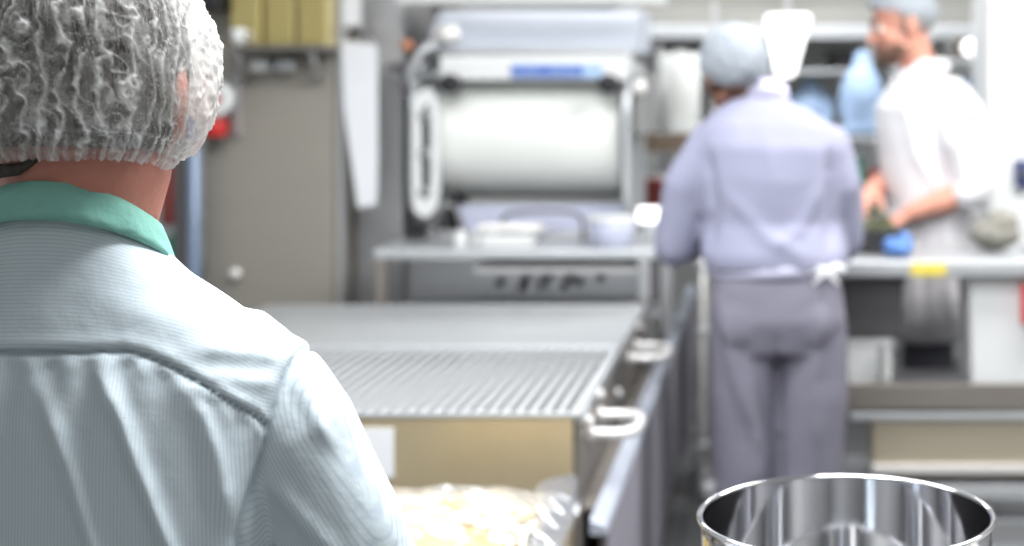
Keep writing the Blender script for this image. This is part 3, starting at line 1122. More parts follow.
jar(-1.045, 5.06, 0.020, 0.055, 'small white jar standing at the left front of the rear table', M['white'], M['white'])
jar(-1.000, 5.10, 0.015, 0.048, 'narrow white jar just right of the other small white jar', M['white'], M['white'])
b = thing('heat_sealer', (-0.88, 5.12, ZR), 'low white sealing box with a dark wire bail on the rear table', 'box')
obj('housing', box(-0.975, -0.80, 5.06, 5.20, ZR + 0.001, ZR + 0.042), M['white'], b, bevel=0.006)
obj('lid', box(-0.99, -0.775, 5.07, 5.19, ZR + 0.050, ZR + 0.075), M['bright_metal'], b, bevel=0.006)
obj('hinge_block', box(-0.93, -0.85, 5.12, 5.19, ZR + 0.040, ZR + 0.052), M['dgrey'], b)
obj('bail', pipe([(-0.93, 5.205, ZR + 0.08), (-0.90, 5.205, ZR + 0.105), (-0.80, 5.205, ZR + 0.112), (-0.70, 5.205, ZR + 0.108), (-0.655, 5.205, ZR + 0.09), (-0.648, 5.205, ZR + 0.01)], 0.007), M['dgrey'], b, True)
c = thing('plastic_tub', (-0.48, 5.22, ZR), 'clear tub with a bright white lid at the right end of the rear table', 'tub')
obj('tub_body', lathe(nb(), [(0.065, 0), (0.07, 0.004), (0.080, 0.085), (0.076, 0.09)], (-0.54, 5.11, ZR), 'Z', 36), M['frost'], c, True)
obj('lid', cyl((-0.54, 5.11, ZR + 0.09), 0.084, 0.012), M['white'], c, True)
d = thing('scale_head', (-0.405, 5.10, ZR), 'small white display head on a stalk at the right end of the rear table', 'scale')
obj('stalk', cyl((-0.405, 5.10, ZR), 0.012, 0.085), M['steel_light'], d, True)
obj('display', box(-0.449, -0.362, 5.085, 5.115, ZR + 0.082, ZR + 0.135), M['lamp'], d, bevel=0.008)['label'] = 'brightly lit white display'


# ================================================================== LEFT CABINET, paper sheets, shelf things
def build_cabinet():
    t = thing('steel_cabinet', (-1.7, 5.6, 0), 'tall grey steel cabinet standing behind the nearest person and the slatted table', 'cabinet')
    obj('carcass', box(-1.97, -1.500, 5.22, 6.2, 0.05, 1.92), M['cabinet'], t, bevel=0.006)
    obj('door', box(-1.955, -1.515, 5.20, 5.216, 0.09, 1.63), M['cabinet'], t, bevel=0.004)
    k = obj('door_knob', ball(nb(), (-1.845, 5.175, 0.885), (0.022, 0.018, 0.022)), M['bright_metal'], t, True)
    obj('side_door', box(-1.495, -1.325, 5.42, 6.2, 0.05, 2.3), M['steel'], t, bevel=0.004)
    obj('corner_strip', box(-1.499, -1.487, 5.205, 5.24, 0.05, 2.3), M['steel_light'], t, bevel=0.003)
    for z in (1.685, 1.925):
        obj('paper_rail', box(-1.487, -1.35, 5.192, 5.204, z - 0.008, z + 0.008), M['steel'], t)
    obj('base', box(-1.95, -1.34, 5.26, 6.15, 0.0, 0.05), M['dgrey'], t)
    return t


build_cabinet()
obj_sheet = prism([(-1.482, 1.69), (-1.358, 1.675), (-1.356, 1.30), (-1.360, 1.125), (-1.425, 1.112), (-1.445, 1.25), (-1.472, 1.45)], 5.188, 5.191)
tag(obj('hanging_paper', obj_sheet, M['paper']), 'long white paper sheet hanging on the side of the steel cabinet', 'paper')
tag(obj('small_paper', box(-1.478, -1.415, 5.188, 5.191, 1.742, 1.93), M['paper']), 'short white paper sheet near the top edge, above the long hanging sheet', 'paper')
# column and post right of the cabinet
tag(obj('steel_post', box(-1.31, -1.235, 5.96, 6.04, 0.0, 2.35), M['steel_dark'], bevel=0.006), 'dull grey steel post between the paper sheets and the film machine', 'post')
tag(obj('thin_steel_post', box(-1.40, -1.355, 6.45, 6.50, 0.0, 2.35), M['steel_light'], bevel=0.004), 'thin pale steel post left of the dull grey post', 'post')
# overhead rail
t = thing('overhead_rail', (-0.9, 5.5, 1.82), 'white overhead rail crossing above the film machine', 'rail')
obj('rail_box', box(-1.30, -0.36, 5.19, 5.27, 1.818, 1.88), M['white'], t, bevel=0.01)
obj('drop_rod', cyl((-1.25, 5.23, 1.88), 0.012, 1.02), M['steel'], t, True)
obj('drop_rod', cyl((-0.42, 5.23, 1.88), 0.012, 1.02), M['steel'], t, True)

# shelf with brass trays on the cabinet front
t = thing('wall_shelf', (-1.75, 5.05, 1.62), 'narrow steel shelf with hooks on the cabinet front, holding the yellow tins', 'shelf')
obj('shelf_board', box(-1.84, -1.49, 4.98, 5.195, 1.655, 1.670), M['steel_dark'], t, bevel=0.003)
for x in (-1.80, -1.55):
    obj('bracket', pipe([(x, 5.19, 1.56), (x, 5.12, 1.575), (x + 0.01, 5.06, 1.62), (x, 5.05, 1.655)], 0.009), M['steel'], t, True)
for x, m in ((-1.74, 'white'), (-1.655, 'steel_light')):
    obj('hook_block', box(x - 0.03, x + 0.03, 5.10, 5.195, 1.585, 1.625), M[m], t, bevel=0.008)
for i, (x0, x1, y, lab) in enumerate(((-1.818, -1.715, 5.05, 'tall yellow tin at the left end of the shelf'), (-1.705, -1.605, 5.06, 'tall yellow tin in the middle of the shelf'),
                                      (-1.595, -1.495, 5.06, 'tall yellow tin at the right end of the shelf'))):
    tn = thing('yellow_tin', ((x0 + x1) / 2, y + 0.05, 1.67), lab, 'tin', 'yellow tins on the shelf')
    obj('tin_body', box(x0, x1, y, y + 0.12, 1.6705, 1.885), M['brass'], tn, bevel=0.008)
    obj('tin_lid', box(x0 + 0.004, x1 - 0.004, y + 0.004, y + 0.116, 1.886, 1.90), M['brass'], tn, bevel=0.004)
t = thing('white_cup', (-1.865, 5.0, 1.67), 'small white cup in front of the yellow tins', 'cup')
obj('cup_body', lathe(nb(), [(0.018, 0), (0.026, 0.055), (0.023, 0.055), (0.016, 0.004)], (-1.775, 5.010, 1.6705), 'Z', 28), M['white'], t, True)
obj('cup_handle', pipe([(-1.75, 5.01, 1.715), (-1.732, 5.01, 1.71), (-1.732, 5.01, 1.69), (-1.753, 5.01, 1.685)], 0.003), M['white'], t, True)
t = thing('black_speaker', (-2.0, 5.2, 1.8), 'black box at the top edge beside the hairnet', 'box')
obj('box_body', box(-2.02, -1.832, 4.98, 5.15, 1.785, 2.0), M['black'], t, bevel=0.01)
obj('wall_arm', box(-2.0, -1.975, 5.15, 5.6, 1.85, 1.9), M['dgrey'], t)

# red and white reel hanging from the bracket
t = thing('tape_reel', (-1.86, 5.12, 1.45), 'round white tape reel with red centre peeking out beside the hairnet', 'reel')
obj('reel_ring', lathe(nb(), [(0.022, 0), (0.058, 0), (0.062, 0.01), (0.062, 0.035), (0.058, 0.045), (0.022, 0.045)], (-1.885, 5.08, 1.490), 'Y', 40, True), M['white'], t, True)
obj('reel_centre', cyl((-1.885, 5.075, 1.490), 0.021, 0.055, 'Y'), M['red'], t, True)
obj('reel_pin', cyl((-1.885, 5.12, 1.490), 0.008, 0.074, 'Y'), M['steel'], t, True)
t = thing('red_tin', (-1.87, 5.1, 1.35), 'small red container under the white tape reel', 'container')
obj('container_body', cyl((-1.892, 5.12, 1.362), 0.040, 0.058), M['red'], t, True)
obj('container_hook', pipe([(-1.892, 5.15, 1.42), (-1.892, 5.17, 1.44), (-1.892, 5.19, 1.43)], 0.004), M['steel'], t, True)
tag(obj('bracket_post', box(-1.858, -1.828, 5.165, 5.199, 1.36, 1.585), M['steel'], bevel=0.004), 'short steel upright below the shelf, right of the red container', 'post')

# blue-grey upright pipe and things beyond it on the left
t = thing('upright_pipe', (-2.0, 5.1, 0), 'blue grey upright pipe between the hairnet and the cabinet', 'pipe')
obj('pipe_tube', cyl((-1.965, 5.12, 0.012), 0.024, 1.42), mat('blue_grey_enamel', (132, 148, 172), 0.35, 0.3), t, True)
obj('pipe_shadow_strip', box(-2.035, -1.992, 5.12, 5.16, 0.012, 1.43), M['dgrey'], t, bevel=0.004)  # dark strip built as the pipe's shadow
obj('floor_flange', cyl((-1.99, 5.13, 0), 0.07, 0.014), M['steel'], t, True)
t = thing('red_canister', (-2.4, 6.0, 0.9), 'slim red canister on a stand seen past the neck', 'canister')
obj('canister_body', lathe(nb(), [(0.05, 0), (0.062, 0.01), (0.062, 0.30), (0.045, 0.35), (0.02, 0.37)], (-2.37, 6.0, 0.985), 'Z', 32), M['pinkred'], t, True)
obj('canister_valve', cyl((-2.37, 6.0, 1.355), 0.02, 0.04), M['steel'], t, True)
t = thing('green_canister', (-2.36, 5.8, 0.8), 'short green bottle seen past the collar, below the red canister', 'bottle')
obj('bottle_body', lathe(nb(), [(0.045, 0), (0.052, 0.01), (0.052, 0.10), (0.02, 0.14), (0.018, 0.155)], (-2.28, 5.80, 0.845), 'Z', 32), M['green'], t, True)
obj('bottle_cap', cyl((-2.28, 5.80, 1.0), 0.02, 0.02), M['white'], t, True)
t = thing('tall_trolley', (-2.35, 5.95, 0), 'pale trolley behind the nearest person holding the red and green bottles', 'trolley')
obj('upper_deck', box(-2.62, -2.16, 5.90, 6.3, 0.965, 0.984), M['steel_light'], t, bevel=0.003)
obj('lower_deck', box(-2.62, -2.16, 5.70, 5.895, 0.825, 0.844), M['steel_light'], t, bevel=0.003)
for x in (-2.60, -2.18):
    for y, h in ((5.72, 0.825), (6.28, 0.965)):
        lg = obj('leg', box(x - 0.012, x + 0.012, y - 0.012, y + 0.012, 0.06, h), M['steel'], t)
        obj('castor', cyl((x - 0.012, y, 0.03), 0.03, 0.024, 'X'), M['black'], lg, True)
    obj('end_brace', box(x - 0.01, x + 0.01, 5.72, 6.28, 0.80, 0.824), M['steel'], t)


# ================================================================== FOOD BAG AND ITS CART
def build_bag():
    t = thing('food_cart', (-0.6, 2.8, 0), 'low steel cart under the bag of pale yellow slices', 'cart')
    obj('cart_top', box(-0.86, -0.40, 2.55, 3.02, 0.585, 0.60), M['steel'], t, bevel=0.004)
    for x in (-0.84, -0.42):
        for y in (2.57, 3.0):
            lg = obj('leg', box(x - 0.012, x + 0.012, y - 0.012, y + 0.012, 0.08, 0.585), M['steel'], t)
            obj('castor', cyl((x - 0.012, y, 0.04), 0.04, 0.024, 'X'), M['black'], lg, True)
    obj('low_shelf', box(-0.84, -0.42, 2.57, 3.0, 0.2, 0.212), M['steel'], t)
    bag = thing('food_bag', (-0.6, 2.78, 0.6), 'clear plastic bag of pale yellow slices in front of the slatted table', 'bag')
    # contents: loose slices lying over each other
    rnd = random.Random(11)
    bm1, bm2 = nb(), nb()
    for i in range(150):
        x = rnd.uniform(-0.80, -0.475)
        y = rnd.uniform(2.62, 2.94)
        ed = max(abs((x + 0.637) / 0.185), abs((y - 2.78) / 0.175))
        top = 0.738 - 0.06 * max(0, ed) ** 3
        z = rnd.uniform(0.65, top)
        rot = Matrix.Rotation(rnd.uniform(-0.5, 0.5), 3, 'X') @ Matrix.Rotation(rnd.uniform(-0.5, 0.5), 3, 'Y') @ Matrix.Rotation(rnd.uniform(0, 3), 3, 'Z')
        ball(bm1 if i % 3 else bm2, (x, y, z), (rnd.uniform(0.045, 0.075), rnd.uniform(0.03, 0.05), 0.010), rot, 12, 8)
    s = obj('slices', bm1, M['food'], bag, True)
    s['kind'] = 'stuff'
    s2 = obj('cream_slices', bm2, M['food_white'], bag, True)
    s2['kind'] = 'stuff'
    # film: pillow shape with a crimped flat mouth standing up at the right
    bm = nb()
    N, K = 56, 40
    for half in (0, 1):
        g = []
        for i in range(N + 1):
            row = []
            u = i / N
            for j in range(K + 1):
                v = j / K
                x = -0.845 + 0.47 * u
                y = 2.60 + 0.36 * v
                e = (1 - abs(2 * u - 1) ** 5) * (1 - abs(2 * v - 1) ** 4)
                mouth = max(0, (u - 0.83) / 0.17)
                e *= (1 - 0.8 * mouth)
                h = 0.160 * e ** 0.6
                nn = noise.noise(Vector((x * 14, y * 14, half * 3))) * 0.012 + noise.noise(Vector((x * 40, y * 40, half))) * 0.004
                up = 0.10 * mouth
                z = 0.606 + up + (h + nn * (0.3 + e) if half else 0.0) + 0.02 * mouth * math.sin(v * 26) * half
                if half == 0:
                    z = 0.604 + up * 0.9
                row.append(bm.verts.new((x, y, max(0.603, z))))
            g.append(row)
        for a, c in zip(g, g[1:]):
            for j in range(K):
                bm.faces.new((a[j], a[j + 1], c[j + 1], c[j]))
    obj('bag_film', bm, M['bag'], bag, True)['label'] = 'clear plastic film with crimped mouth'
    obj('seal_flap', prism(rounded([(-0.415, 0.64), (-0.372, 0.72), (-0.360, 0.795), (-0.40, 0.79), (-0.445, 0.775), (-0.45, 0.66)], 0.02), 2.83, 2.834), M['bag'], bag)


build_bag()


# ================================================================== BOWL AND ITS TABLE
def build_bowl():
    t = thing('prep_table', (0.35, 1.85, 0), 'stainless table under the big steel mixing bowl', 'table')
    obj('table_top', box(-0.25, 1.0, 1.5, 2.10, 0.705, 0.745), M['steel'], t, bevel=0.004)
    for x in (-0.22, 0.97):
        for y in (1.53, 2.07):
            lg = obj('leg', box(x - 0.018, x + 0.018, y - 0.018, y + 0.018, 0.02, 0.705), M['steel'], t)
            obj('foot', cyl((x, y, 0), 0.024, 0.022), M['black'], lg, True)
    obj('under_shelf', box(-0.22, 0.97, 1.53, 2.07, 0.28, 0.295), M['steel'], t)
    c = (0.0935, 1.845, 0.7455)
    prof_in, prof_out = [], []
    R, H = 0.178, 0.25
    for k in range(29):
        h_ = (k / 28) ** 1.6
        prof_out.append((R * (0.48 + 0.52 * (1 - (1 - h_) ** 2.8)), H * h_))
    prof_out.insert(0, (0.001, 0.0))
    prof_in = [(max(0.001, r - 0.002), h + 0.002) for r, h in prof_out]
    rim = [(R + 0.004, H + 0.0005), (R + 0.0055, H + 0.003), (R + 0.004, H + 0.0055), (R + 0.001, H + 0.006), (R - 0.002, H + 0.0045)]
    bm = lathe(nb(), prof_out + rim + prof_in[::-1], c, 'Z', 128, True)
    o = obj('mixing_bowl', bm, M['chrome'], None, True)
    tag(o, 'large polished steel mixing bowl in the lower right corner', 'bowl')


build_bowl()


# ================================================================== WORKER IN LILAC, seen from behind
def rotm(yaw, pitch=0, roll=0):
    return Matrix.Rotation(math.radians(yaw), 3, 'Z') @ Matrix.Rotation(math.radians(pitch), 3, 'X') @ Matrix.Rotation(math.radians(roll), 3, 'Y')


def cloth_noise(o, amp, sc_=5.0, folds=()):
    me = o.data
    co, nr = verts_np(me)
    d = np.array([noise.noise(Vector((a * sc_, b_ * sc_, c * sc_ * 0.6))) + 0.5 * noise.noise(Vector((a * sc_ * 3, b_ * sc_ * 3, c * sc_ * 1.5 + 9))) for a, b_, c in co]) * amp
    for pts, w0, w1, a, ylo, yhi in folds:
        msk = (co[:, 1] > ylo) & (co[:, 1] < yhi)
        d += a * seg_field(co[:, 0], co[:, 2], pts, w0, w1) * msk
    me.vertices.foreach_set('co', (co + nr * d[:, None]).ravel())
    me.update()


def net_dome(c, rot, r, T_back, T_front, m, parent, puff=0.03, seed=0.0, label=None):
    bm = nb()
    NP, NT = 120, 44
    grid = []
    for j in range(NT + 1):
        row = []
        u = j / NT
        for i in range(NP):
            a = 2 * PI * i / NP
            T = math.radians(T_back + (T_front - T_back) * (0.5 + 0.5 * math.sin(a)))
            t = 0.03 + (T - 0.03) * u
            q = Vector((math.sin(t) * math.cos(a), math.sin(t) * math.sin(a), math.cos(t)))
            n1 = noise.noise(q * 4 + Vector((seed, 0, 0)))
            s_ = 1 + puff * n1 + 0.012 * abs(math.sin(a * 14 + 4 * n1)) + (0.02 * math.sin(a * 40) - 0.02) * (u > 0.93)
            row.append(bm.verts.new(Vector(c) + rot @ Vector((q.x * r[0], q.y * r[1], q.z * r[2])) * s_))
        grid.append(row)
    for r0, r1 in zip(grid, grid[1:]):
        for k in range(NP):
            bm.faces.new((r0[k], r0[(k + 1) % NP], r1[(k + 1) % NP], r1[k]))
    bm.faces.new(grid[0][::-1])
    o = obj('hairnet', bm, m, parent, True)
    if label:
        o['label'] = label
    return o


def hair_cap(c, rot, r, m, parent):
    bm = nb()
    ball(bm, c, r, rot, 48, 32)
    inv = rot.inverted()
    dl = []
    for v in bm.verts:
        p = inv @ (v.co - Vector(c))
        if p.z < -0.65 * r[2] or (p.y > 0.35 * r[1] and p.z < 0.30 * r[2]):
            dl.append(v)
    bmesh.ops.delete(bm, geom=dl, context='VERTS')
    o = obj('hair', bm, m, parent, True)
    s = o.modifiers.new('s', 'SOLIDIFY')
    s.thickness = 0.006
    s.offset = -1
    return o


def build_lilac_worker():
    X, Y = 0.0, 4.10
    hc = Vector((-0.100, Y + 0.03, 1.562))
    hr = rotm(24, -12, -5)
    rings = [(0.022, Y, 0.84, 0.178, 0.118, 0), (0.022, Y, 0.95, 0.182, 0.122, 0), (0.015, Y + 0.01, 1.05, 0.172, 0.112, 0), (0.005, Y + 0.02, 1.16, 0.182, 0.116, 0),
             (0.0, Y + 0.02, 1.28, 0.198, 0.122, 0), (0.0, Y + 0.02, 1.36, 0.206, 0.116, 0.05), (-0.005, Y + 0.025, 1.415, 0.188, 0.098, 0.12), (-0.012, Y + 0.03, 1.452, 0.138, 0.080, 0.2),
             (-0.025, Y + 0.035, 1.480, 0.080, 0.066, 0.3)]
    arms = {-1: ([(-0.165, Y + 0.02, 1.372), (-0.232, Y + 0.03, 1.26), (-0.262, Y + 0.07, 1.09)], [(-0.262, Y + 0.07, 1.09), (-0.20, Y + 0.24, 1.09), (-0.145, Y + 0.36, 1.10)]),
            1: ([(0.165, Y + 0.02, 1.372), (0.192, Y + 0.03, 1.26), (0.196, Y + 0.08, 1.10)], [(0.196, Y + 0.08, 1.10), (0.17, Y + 0.24, 1.09), (0.12, Y + 0.36, 1.10)])}
    b = nb()
    head_shapes(b, hc, hr, 1.0)
    tube(b, [((-0.02, Y + 0.03, 1.42), 0.058, 0.056), ((-0.035, Y + 0.03, 1.49), 0.056, 0.056), ((hc.x + 0.02, hc.y - 0.015, 1.57), 0.052, 0.058)], (1, 0, 0), 24)
    torso_tube(b, rings, -0.018)
    for q in (-1, 1):
        up, fo = arms[q]
        limb(b, up, [0.05, 0.044, 0.04])
        limb(b, fo, [0.04, 0.034, 0.026])
        d = Vector(fo[-1]) - Vector(fo[1])
        hand_shapes(b, fo[-1], d + Vector((0, 0, -0.04)), (0, 0, -1), 1 if q < 0 else -1, 0.7)
        limb(b, [(0.02 + q * 0.085, Y, 0.86), (0.022 + q * 0.092, Y + 0.02, 0.48), (0.022 + q * 0.095, Y, 0.09)], [0.078, 0.052, 0.038])
        ball(b, (0.022 + q * 0.095, Y + 0.04, 0.05), (0.033, 0.075, 0.028))
    body = weld('person', b, 0.0065, M['skin_dark'], iters=4)
    tag(body, 'person in lilac jacket and grey purple trousers, back turned, standing at the counter', 'person')
    face_parts(hc, hr, 1.0, body, M['black'])
    hair_cap(hc + hr @ Vector((0, -0.014, 0.03)), hr, (0.083, 0.105, 0.096), M['hair'], body)
    net_dome(hc + hr @ Vector((0, -0.014, 0.032)), hr, (0.093, 0.118, 0.108), 142, 92, M['net_pale'], body, 0.04, 1.0, 'pale bluish white hairnet')
    # jacket
    b = nb()
    torso_tube(b, [(0.02, Y + 0.005, 1.035, 0.186, 0.130, 0), (0.012, Y + 0.01, 1.075, 0.194, 0.134, 0)] + rings[3:], 0.008)
    for q in (-1, 1):
        up, fo = arms[q]
        limb(b, up, [0.062, 0.066, 0.062])
        limb(b, fo[:2] + [tuple(Vector(fo[1]).lerp(Vector(fo[2]), 0.8))], [0.062, 0.05, 0.042])
    j = weld('jacket', b, 0.008, M['lilac'], body)
    cloth_noise(j, 0.007, 5, [([(-0.17, 1.36), (-0.15, 1.2), (-0.17, 1.08)], 0.015, 0.02, -0.016, 0, Y + 0.02), ([(0.17, 1.36), (0.16, 1.2), (0.165, 1.08)], 0.015, 0.02, -0.016, 0, Y + 0.02),
                              ([(-0.12, 1.25), (0.0, 1.12), (0.10, 1.075)], 0.02, 0.02, 0.008, 0, Y), ([(0.15, 1.28), (0.08, 1.15), (0.0, 1.09)], 0.02, 0.02, 0.008, 0, Y),
                              ([(0.0, 1.40), (0.01, 1.25), (0.0, 1.1)], 0.03, 0.03, 0.005, 0, Y)])
    tube_c = nb()
    rg = []
    for (r, h) in ((0.075, -0.020), (0.076, 0.012), (0.070, 0.036), (0.064, 0.036), (0.066, 0.0), (0.069, -0.020)):
        rg.append([tube_c.verts.new((-0.022 + r * math.cos(a), Y + 0.03 + r * 0.95 * math.sin(a), 1.492 + h - 0.35 * r * math.sin(a))) for a in [2 * PI * k / 48 for k in range(48)]])
    rg.append(rg[0])
    for a, c in zip(rg, rg[1:]):
        for k in range(48):
            tube_c.faces.new((a[k], a[(k + 1) % 48], c[(k + 1) % 48], c[k]))
    obj('jacket_collar', tube_c, M['lilac_light'], body, True)
    # apron band with a bow
    bm = nb()
    rg = []
    for (dr, z) in ((0.0, 1.018), (0.006, 1.03), (0.006, 1.05), (0.0, 1.062), (-0.008, 1.062), (-0.008, 1.018)):
        rg.append([bm.verts.new((0.02 + (0.186 + dr) * math.cos(a), Y + 0.005 + (0.130 + dr) * math.sin(a), z + 0.006 * math.cos(a))) for a in [2 * PI * k / 64 for k in range(64)]])
    rg.append(rg[0])
    for a, c in zip(rg, rg[1:]):
        for k in range(64):
            bm.faces.new((a[k], a[(k + 1) % 64], c[(k + 1) % 64], c[k]))
    bd = obj('apron_band', bm, M['lilac_light'], body, True)
    bm = nb()
    for q in (-1, 1):
        tube(bm, [((0.150, Y - 0.108, 1.038), 0.008, 0.006), ((0.150 + q * 0.028, Y - 0.112, 1.046), 0.017, 0.007), ((0.150 + q * 0.046, Y - 0.105 + 0.01 * q, 1.040), 0.012, 0.006)], (0, 0, 1), 14)
        tube(bm, [((0.150, Y - 0.110, 1.034), 0.006, 0.004), ((0.150 + q * 0.020, Y - 0.113, 1.018), 0.007, 0.004), ((0.150 + q * 0.032, Y - 0.108, 1.004), 0.006, 0.003)], (1, 0, 0), 10)
    bow = weld('apron_bow', bm, 0.003, M['whitecoat'], bd, 2)
    bow['label'] = 'white tied bow'
    # trousers
    b = nb()
    torso_tube(b, [(0.022, Y, 0.81, 0.172, 0.112, 0), (0.024, Y - 0.008, 0.90, 0.184, 0.130, 0), (0.022, Y - 0.004, 0.98, 0.176, 0.124, 0), (0.020, Y, 1.035, 0.168, 0.112, 0)])
    for q in (-1, 1):
        limb(b, [(0.022 + q * 0.090, Y - 0.004, 0.88), (0.024 + q * 0.092, Y - 0.004, 0.70), (0.022 + q * 0.086, Y + 0.01, 0.46), (0.022 + q * 0.095, Y, 0.10)], [0.098, 0.096, 0.092, 0.088])
    ball(b, (0.022 - 0.08, Y - 0.045, 0.90), (0.085, 0.085, 0.10))
    ball(b, (0.022 + 0.08, Y - 0.045, 0.90), (0.085, 0.085, 0.10))
    tr = weld('trousers', b, 0.008, M['trouser'], body)
    cloth_noise(tr, 0.007, 5, [([(-0.13, 0.95), (-0.09, 0.75), (-0.02, 0.55), (-0.03, 0.4)], 0.015, 0.02, 0.012, 0, Y + 0.02), ([(0.02, 0.86), (0.022, 0.6), (0.022, 0.3)], 0.010, 0.012, -0.010, 0, Y + 0.05),
                               ([(0.15, 0.95), (0.12, 0.75), (0.13, 0.5)], 0.02, 0.02, 0.009, 0, Y + 0.02), ([(-0.06, 0.80), (-0.03, 0.62), (-0.06, 0.4)], 0.015, 0.02, 0.010, 0, Y + 0.02)])
    for q in (-1, 1):
        b = nb()
        shoe(b, (0.022 + q * 0.095, Y, 0.09), (q * 0.15, 1, 0))
        weld('shoe', b, 0.01, M['shoe'], body)


build_lilac_worker()


# ================================================================== WORKER IN WHITE, facing left behind the counter
def build_white_worker():
    X, Y = 0.555, 5.26
    hc = Vector((0.462, Y - 0.01, 1.748))
    hr = rotm(100, -12, 0)                      # looks left and a little down
    # body turned to the left: wide axis runs mostly along y
    def ring(x, y, z, rx, ry, tl=0):
        return (x, y, z, rx, ry, tl)
    rings = [ring(0.56, Y, 0.88, 0.135, 0.165), ring(0.565, Y, 1.0, 0.135, 0.160), ring(0.57, Y, 1.12, 0.140, 0.155), ring(0.566, Y, 1.26, 0.166, 0.170),
             ring(0.562, Y, 1.38, 0.178, 0.185), ring(0.556, Y, 1.46, 0.175, 0.190), ring(0.553, Y, 1.52, 0.130, 0.172), ring(0.540, Y, 1.56, 0.100, 0.125), ring(0.530, Y, 1.59, 0.072, 0.075)]
    near_up = [(0.600, Y - 0.155, 1.475), (0.655, Y - 0.20, 1.34), (0.690, Y - 0.20, 1.195)]
    near_fo = [(0.690, Y - 0.20, 1.195), (0.58, Y - 0.21, 1.145), (0.475, Y - 0.215, 1.110)]
    far_up = [(0.545, Y + 0.155, 1.475), (0.50, Y + 0.17, 1.34), (0.47, Y + 0.14, 1.22)]
    far_fo = [(0.47, Y + 0.14, 1.22), (0.40, Y + 0.02, 1.19), (0.345, Y - 0.10, 1.17)]
    b = nb()
    head_shapes(b, hc, hr, 1.14)
    tube(b, [((0.535, Y, 1.53), 0.064, 0.064), ((0.52, Y - 0.004, 1.61), 0.060, 0.060), ((0.488, Y - 0.008, 1.71), 0.060, 0.056)], (1, 0, 0), 24)
    torso_tube(b, rings, -0.02)
    for up, fo, q in ((near_up, near_fo, 1), (far_up, far_fo, -1)):
        limb(b, up, [0.05, 0.048, 0.044])
        limb(b, fo, [0.046, 0.043, 0.030])
        d = Vector(fo[-1]) - Vector(fo[1])
        hand_shapes(b, fo[-1], d + Vector((-0.0, 0.02, -0.03)), (0, 0.3 if q > 0 else -0.3, -1), -1 if q > 0 else 1, 0.75, 1.08)
    for q in (-1, 1):
        limb(b, [(0.56, Y + q * 0.085, 0.90), (0.555, Y + q * 0.095, 0.50), (0.575, Y + q * 0.10, 0.09)], [0.08, 0.055, 0.04])
        ball(b, (0.535, Y + q * 0.10, 0.05), (0.075, 0.033, 0.028))
    body = weld('person', b, 0.0065, M['skin'], iters=3)
    tag(body, 'person in white coat with bare forearm and dark stubble, facing left behind the counter', 'person')
    face_parts(hc, hr, 1.14, body, M['beard'])
    # stubble around mouth and chin, a thin skin of its own
    bm = nb()
    for (x, y, z, rx, ry, rz) in ((0, 0.052, -0.088, 0.038, 0.042, 0.030), (0, 0.088, -0.046, 0.026, 0.012, 0.008), (-0.042, 0.03, -0.066, 0.022, 0.038, 0.028), (0.042, 0.03, -0.066, 0.022, 0.038, 0.028),
                                  (-0.028, 0.075, -0.065, 0.012, 0.020, 0.022), (0.028, 0.075, -0.065, 0.012, 0.020, 0.022)):
        ball(bm, hc + hr @ Vector((x, y, z)) * 1.14, (rx * 1.14, ry * 1.14, rz * 1.14), hr)
    weld('stubble', bm, 0.005, M['beard'], body, 2)
    hair_cap(hc + hr @ Vector((0, -0.012, 0.036)), hr, (0.093, 0.116, 0.106), M['mgrey'], body)
    net_dome(hc + hr @ Vector((0, -0.012, 0.042)), hr, (0.101, 0.126, 0.116), 122, 70, M['net_pale'], body, 0.04, 5.0, 'grey white hairnet')
    # coat
    b = nb()
    torso_tube(b, [ring(0.56, Y, 0.93, 0.160, 0.190)] + [r for r in rings[1:-1]], 0.014)
    limb(b, near_up + [tuple(Vector(near_fo[0]).lerp(Vector(near_fo[1]), 0.25))], [0.068, 0.078, 0.072, 0.064])
    limb(b, far_up + [tuple(Vector(far_fo[0]).lerp(Vector(far_fo[1]), 0.3))], [0.066, 0.072, 0.066, 0.06])
    ct = weld('coat', b, 0.008, M['whitecoat'], body)
    cloth_noise(ct, 0.009, 4.5, [([(0.62, 1.45), (0.60, 1.3), (0.60, 1.15)], 0.015, 0.02, -0.016, 0, Y - 0.05), ([(0.45, 1.5), (0.50, 1.3), (0.60, 1.14)], 0.02, 0.02, 0.010, 0, Y)])
    # open V neck collar
    bm = nb()
    for q, dy in ((-1, -0.07), (1, 0.07)):
        tube(bm, [((0.60, Y + dy * 0.9, 1.600), 0.030, 0.009), ((0.535, Y + dy * 1.1, 1.598), 0.034, 0.009), ((0.47, Y + dy * 0.95, 1.555), 0.030, 0.009), ((0.425, Y + dy * 0.55, 1.49), 0.016, 0.008)], (0, 0, 1), 14)
    tube(bm, [((0.60, Y - 0.065, 1.60), 0.028, 0.009), ((0.622, Y, 1.605), 0.03, 0.009), ((0.60, Y + 0.065, 1.60), 0.028, 0.009)], (0, 0, 1), 14)
    weld('coat_collar', bm, 0.005, M['whitecoat'], body, 2)
    obj('sleeve_badge', ball(nb(), (0.668, Y - 0.283, 1.425), (0.012, 0.006, 0.020)), M['pinkred'], body, True)
    # apron
    b = nb()
    torso_tube(b, [(0.55, Y - 0.01, 0.665, 0.150, 0.178, 0), (0.55, Y - 0.01, 0.80, 0.148, 0.176, 0), (0.55, Y, 0.98, 0.158, 0.186, 0), (0.558, Y, 1.10, 0.160, 0.186, 0)], 0.014)
    ap = weld('apron', b, 0.009, M['apron'], body)
    cloth_noise(ap, 0.010, 4, [([(0.50, 1.1), (0.52, 0.85), (0.5, 0.7)], 0.02, 0.02, -0.012, 0, Y), ([(0.60, 1.1), (0.60, 0.85), (0.62, 0.7)], 0.02, 0.02, 0.012, 0, Y)])
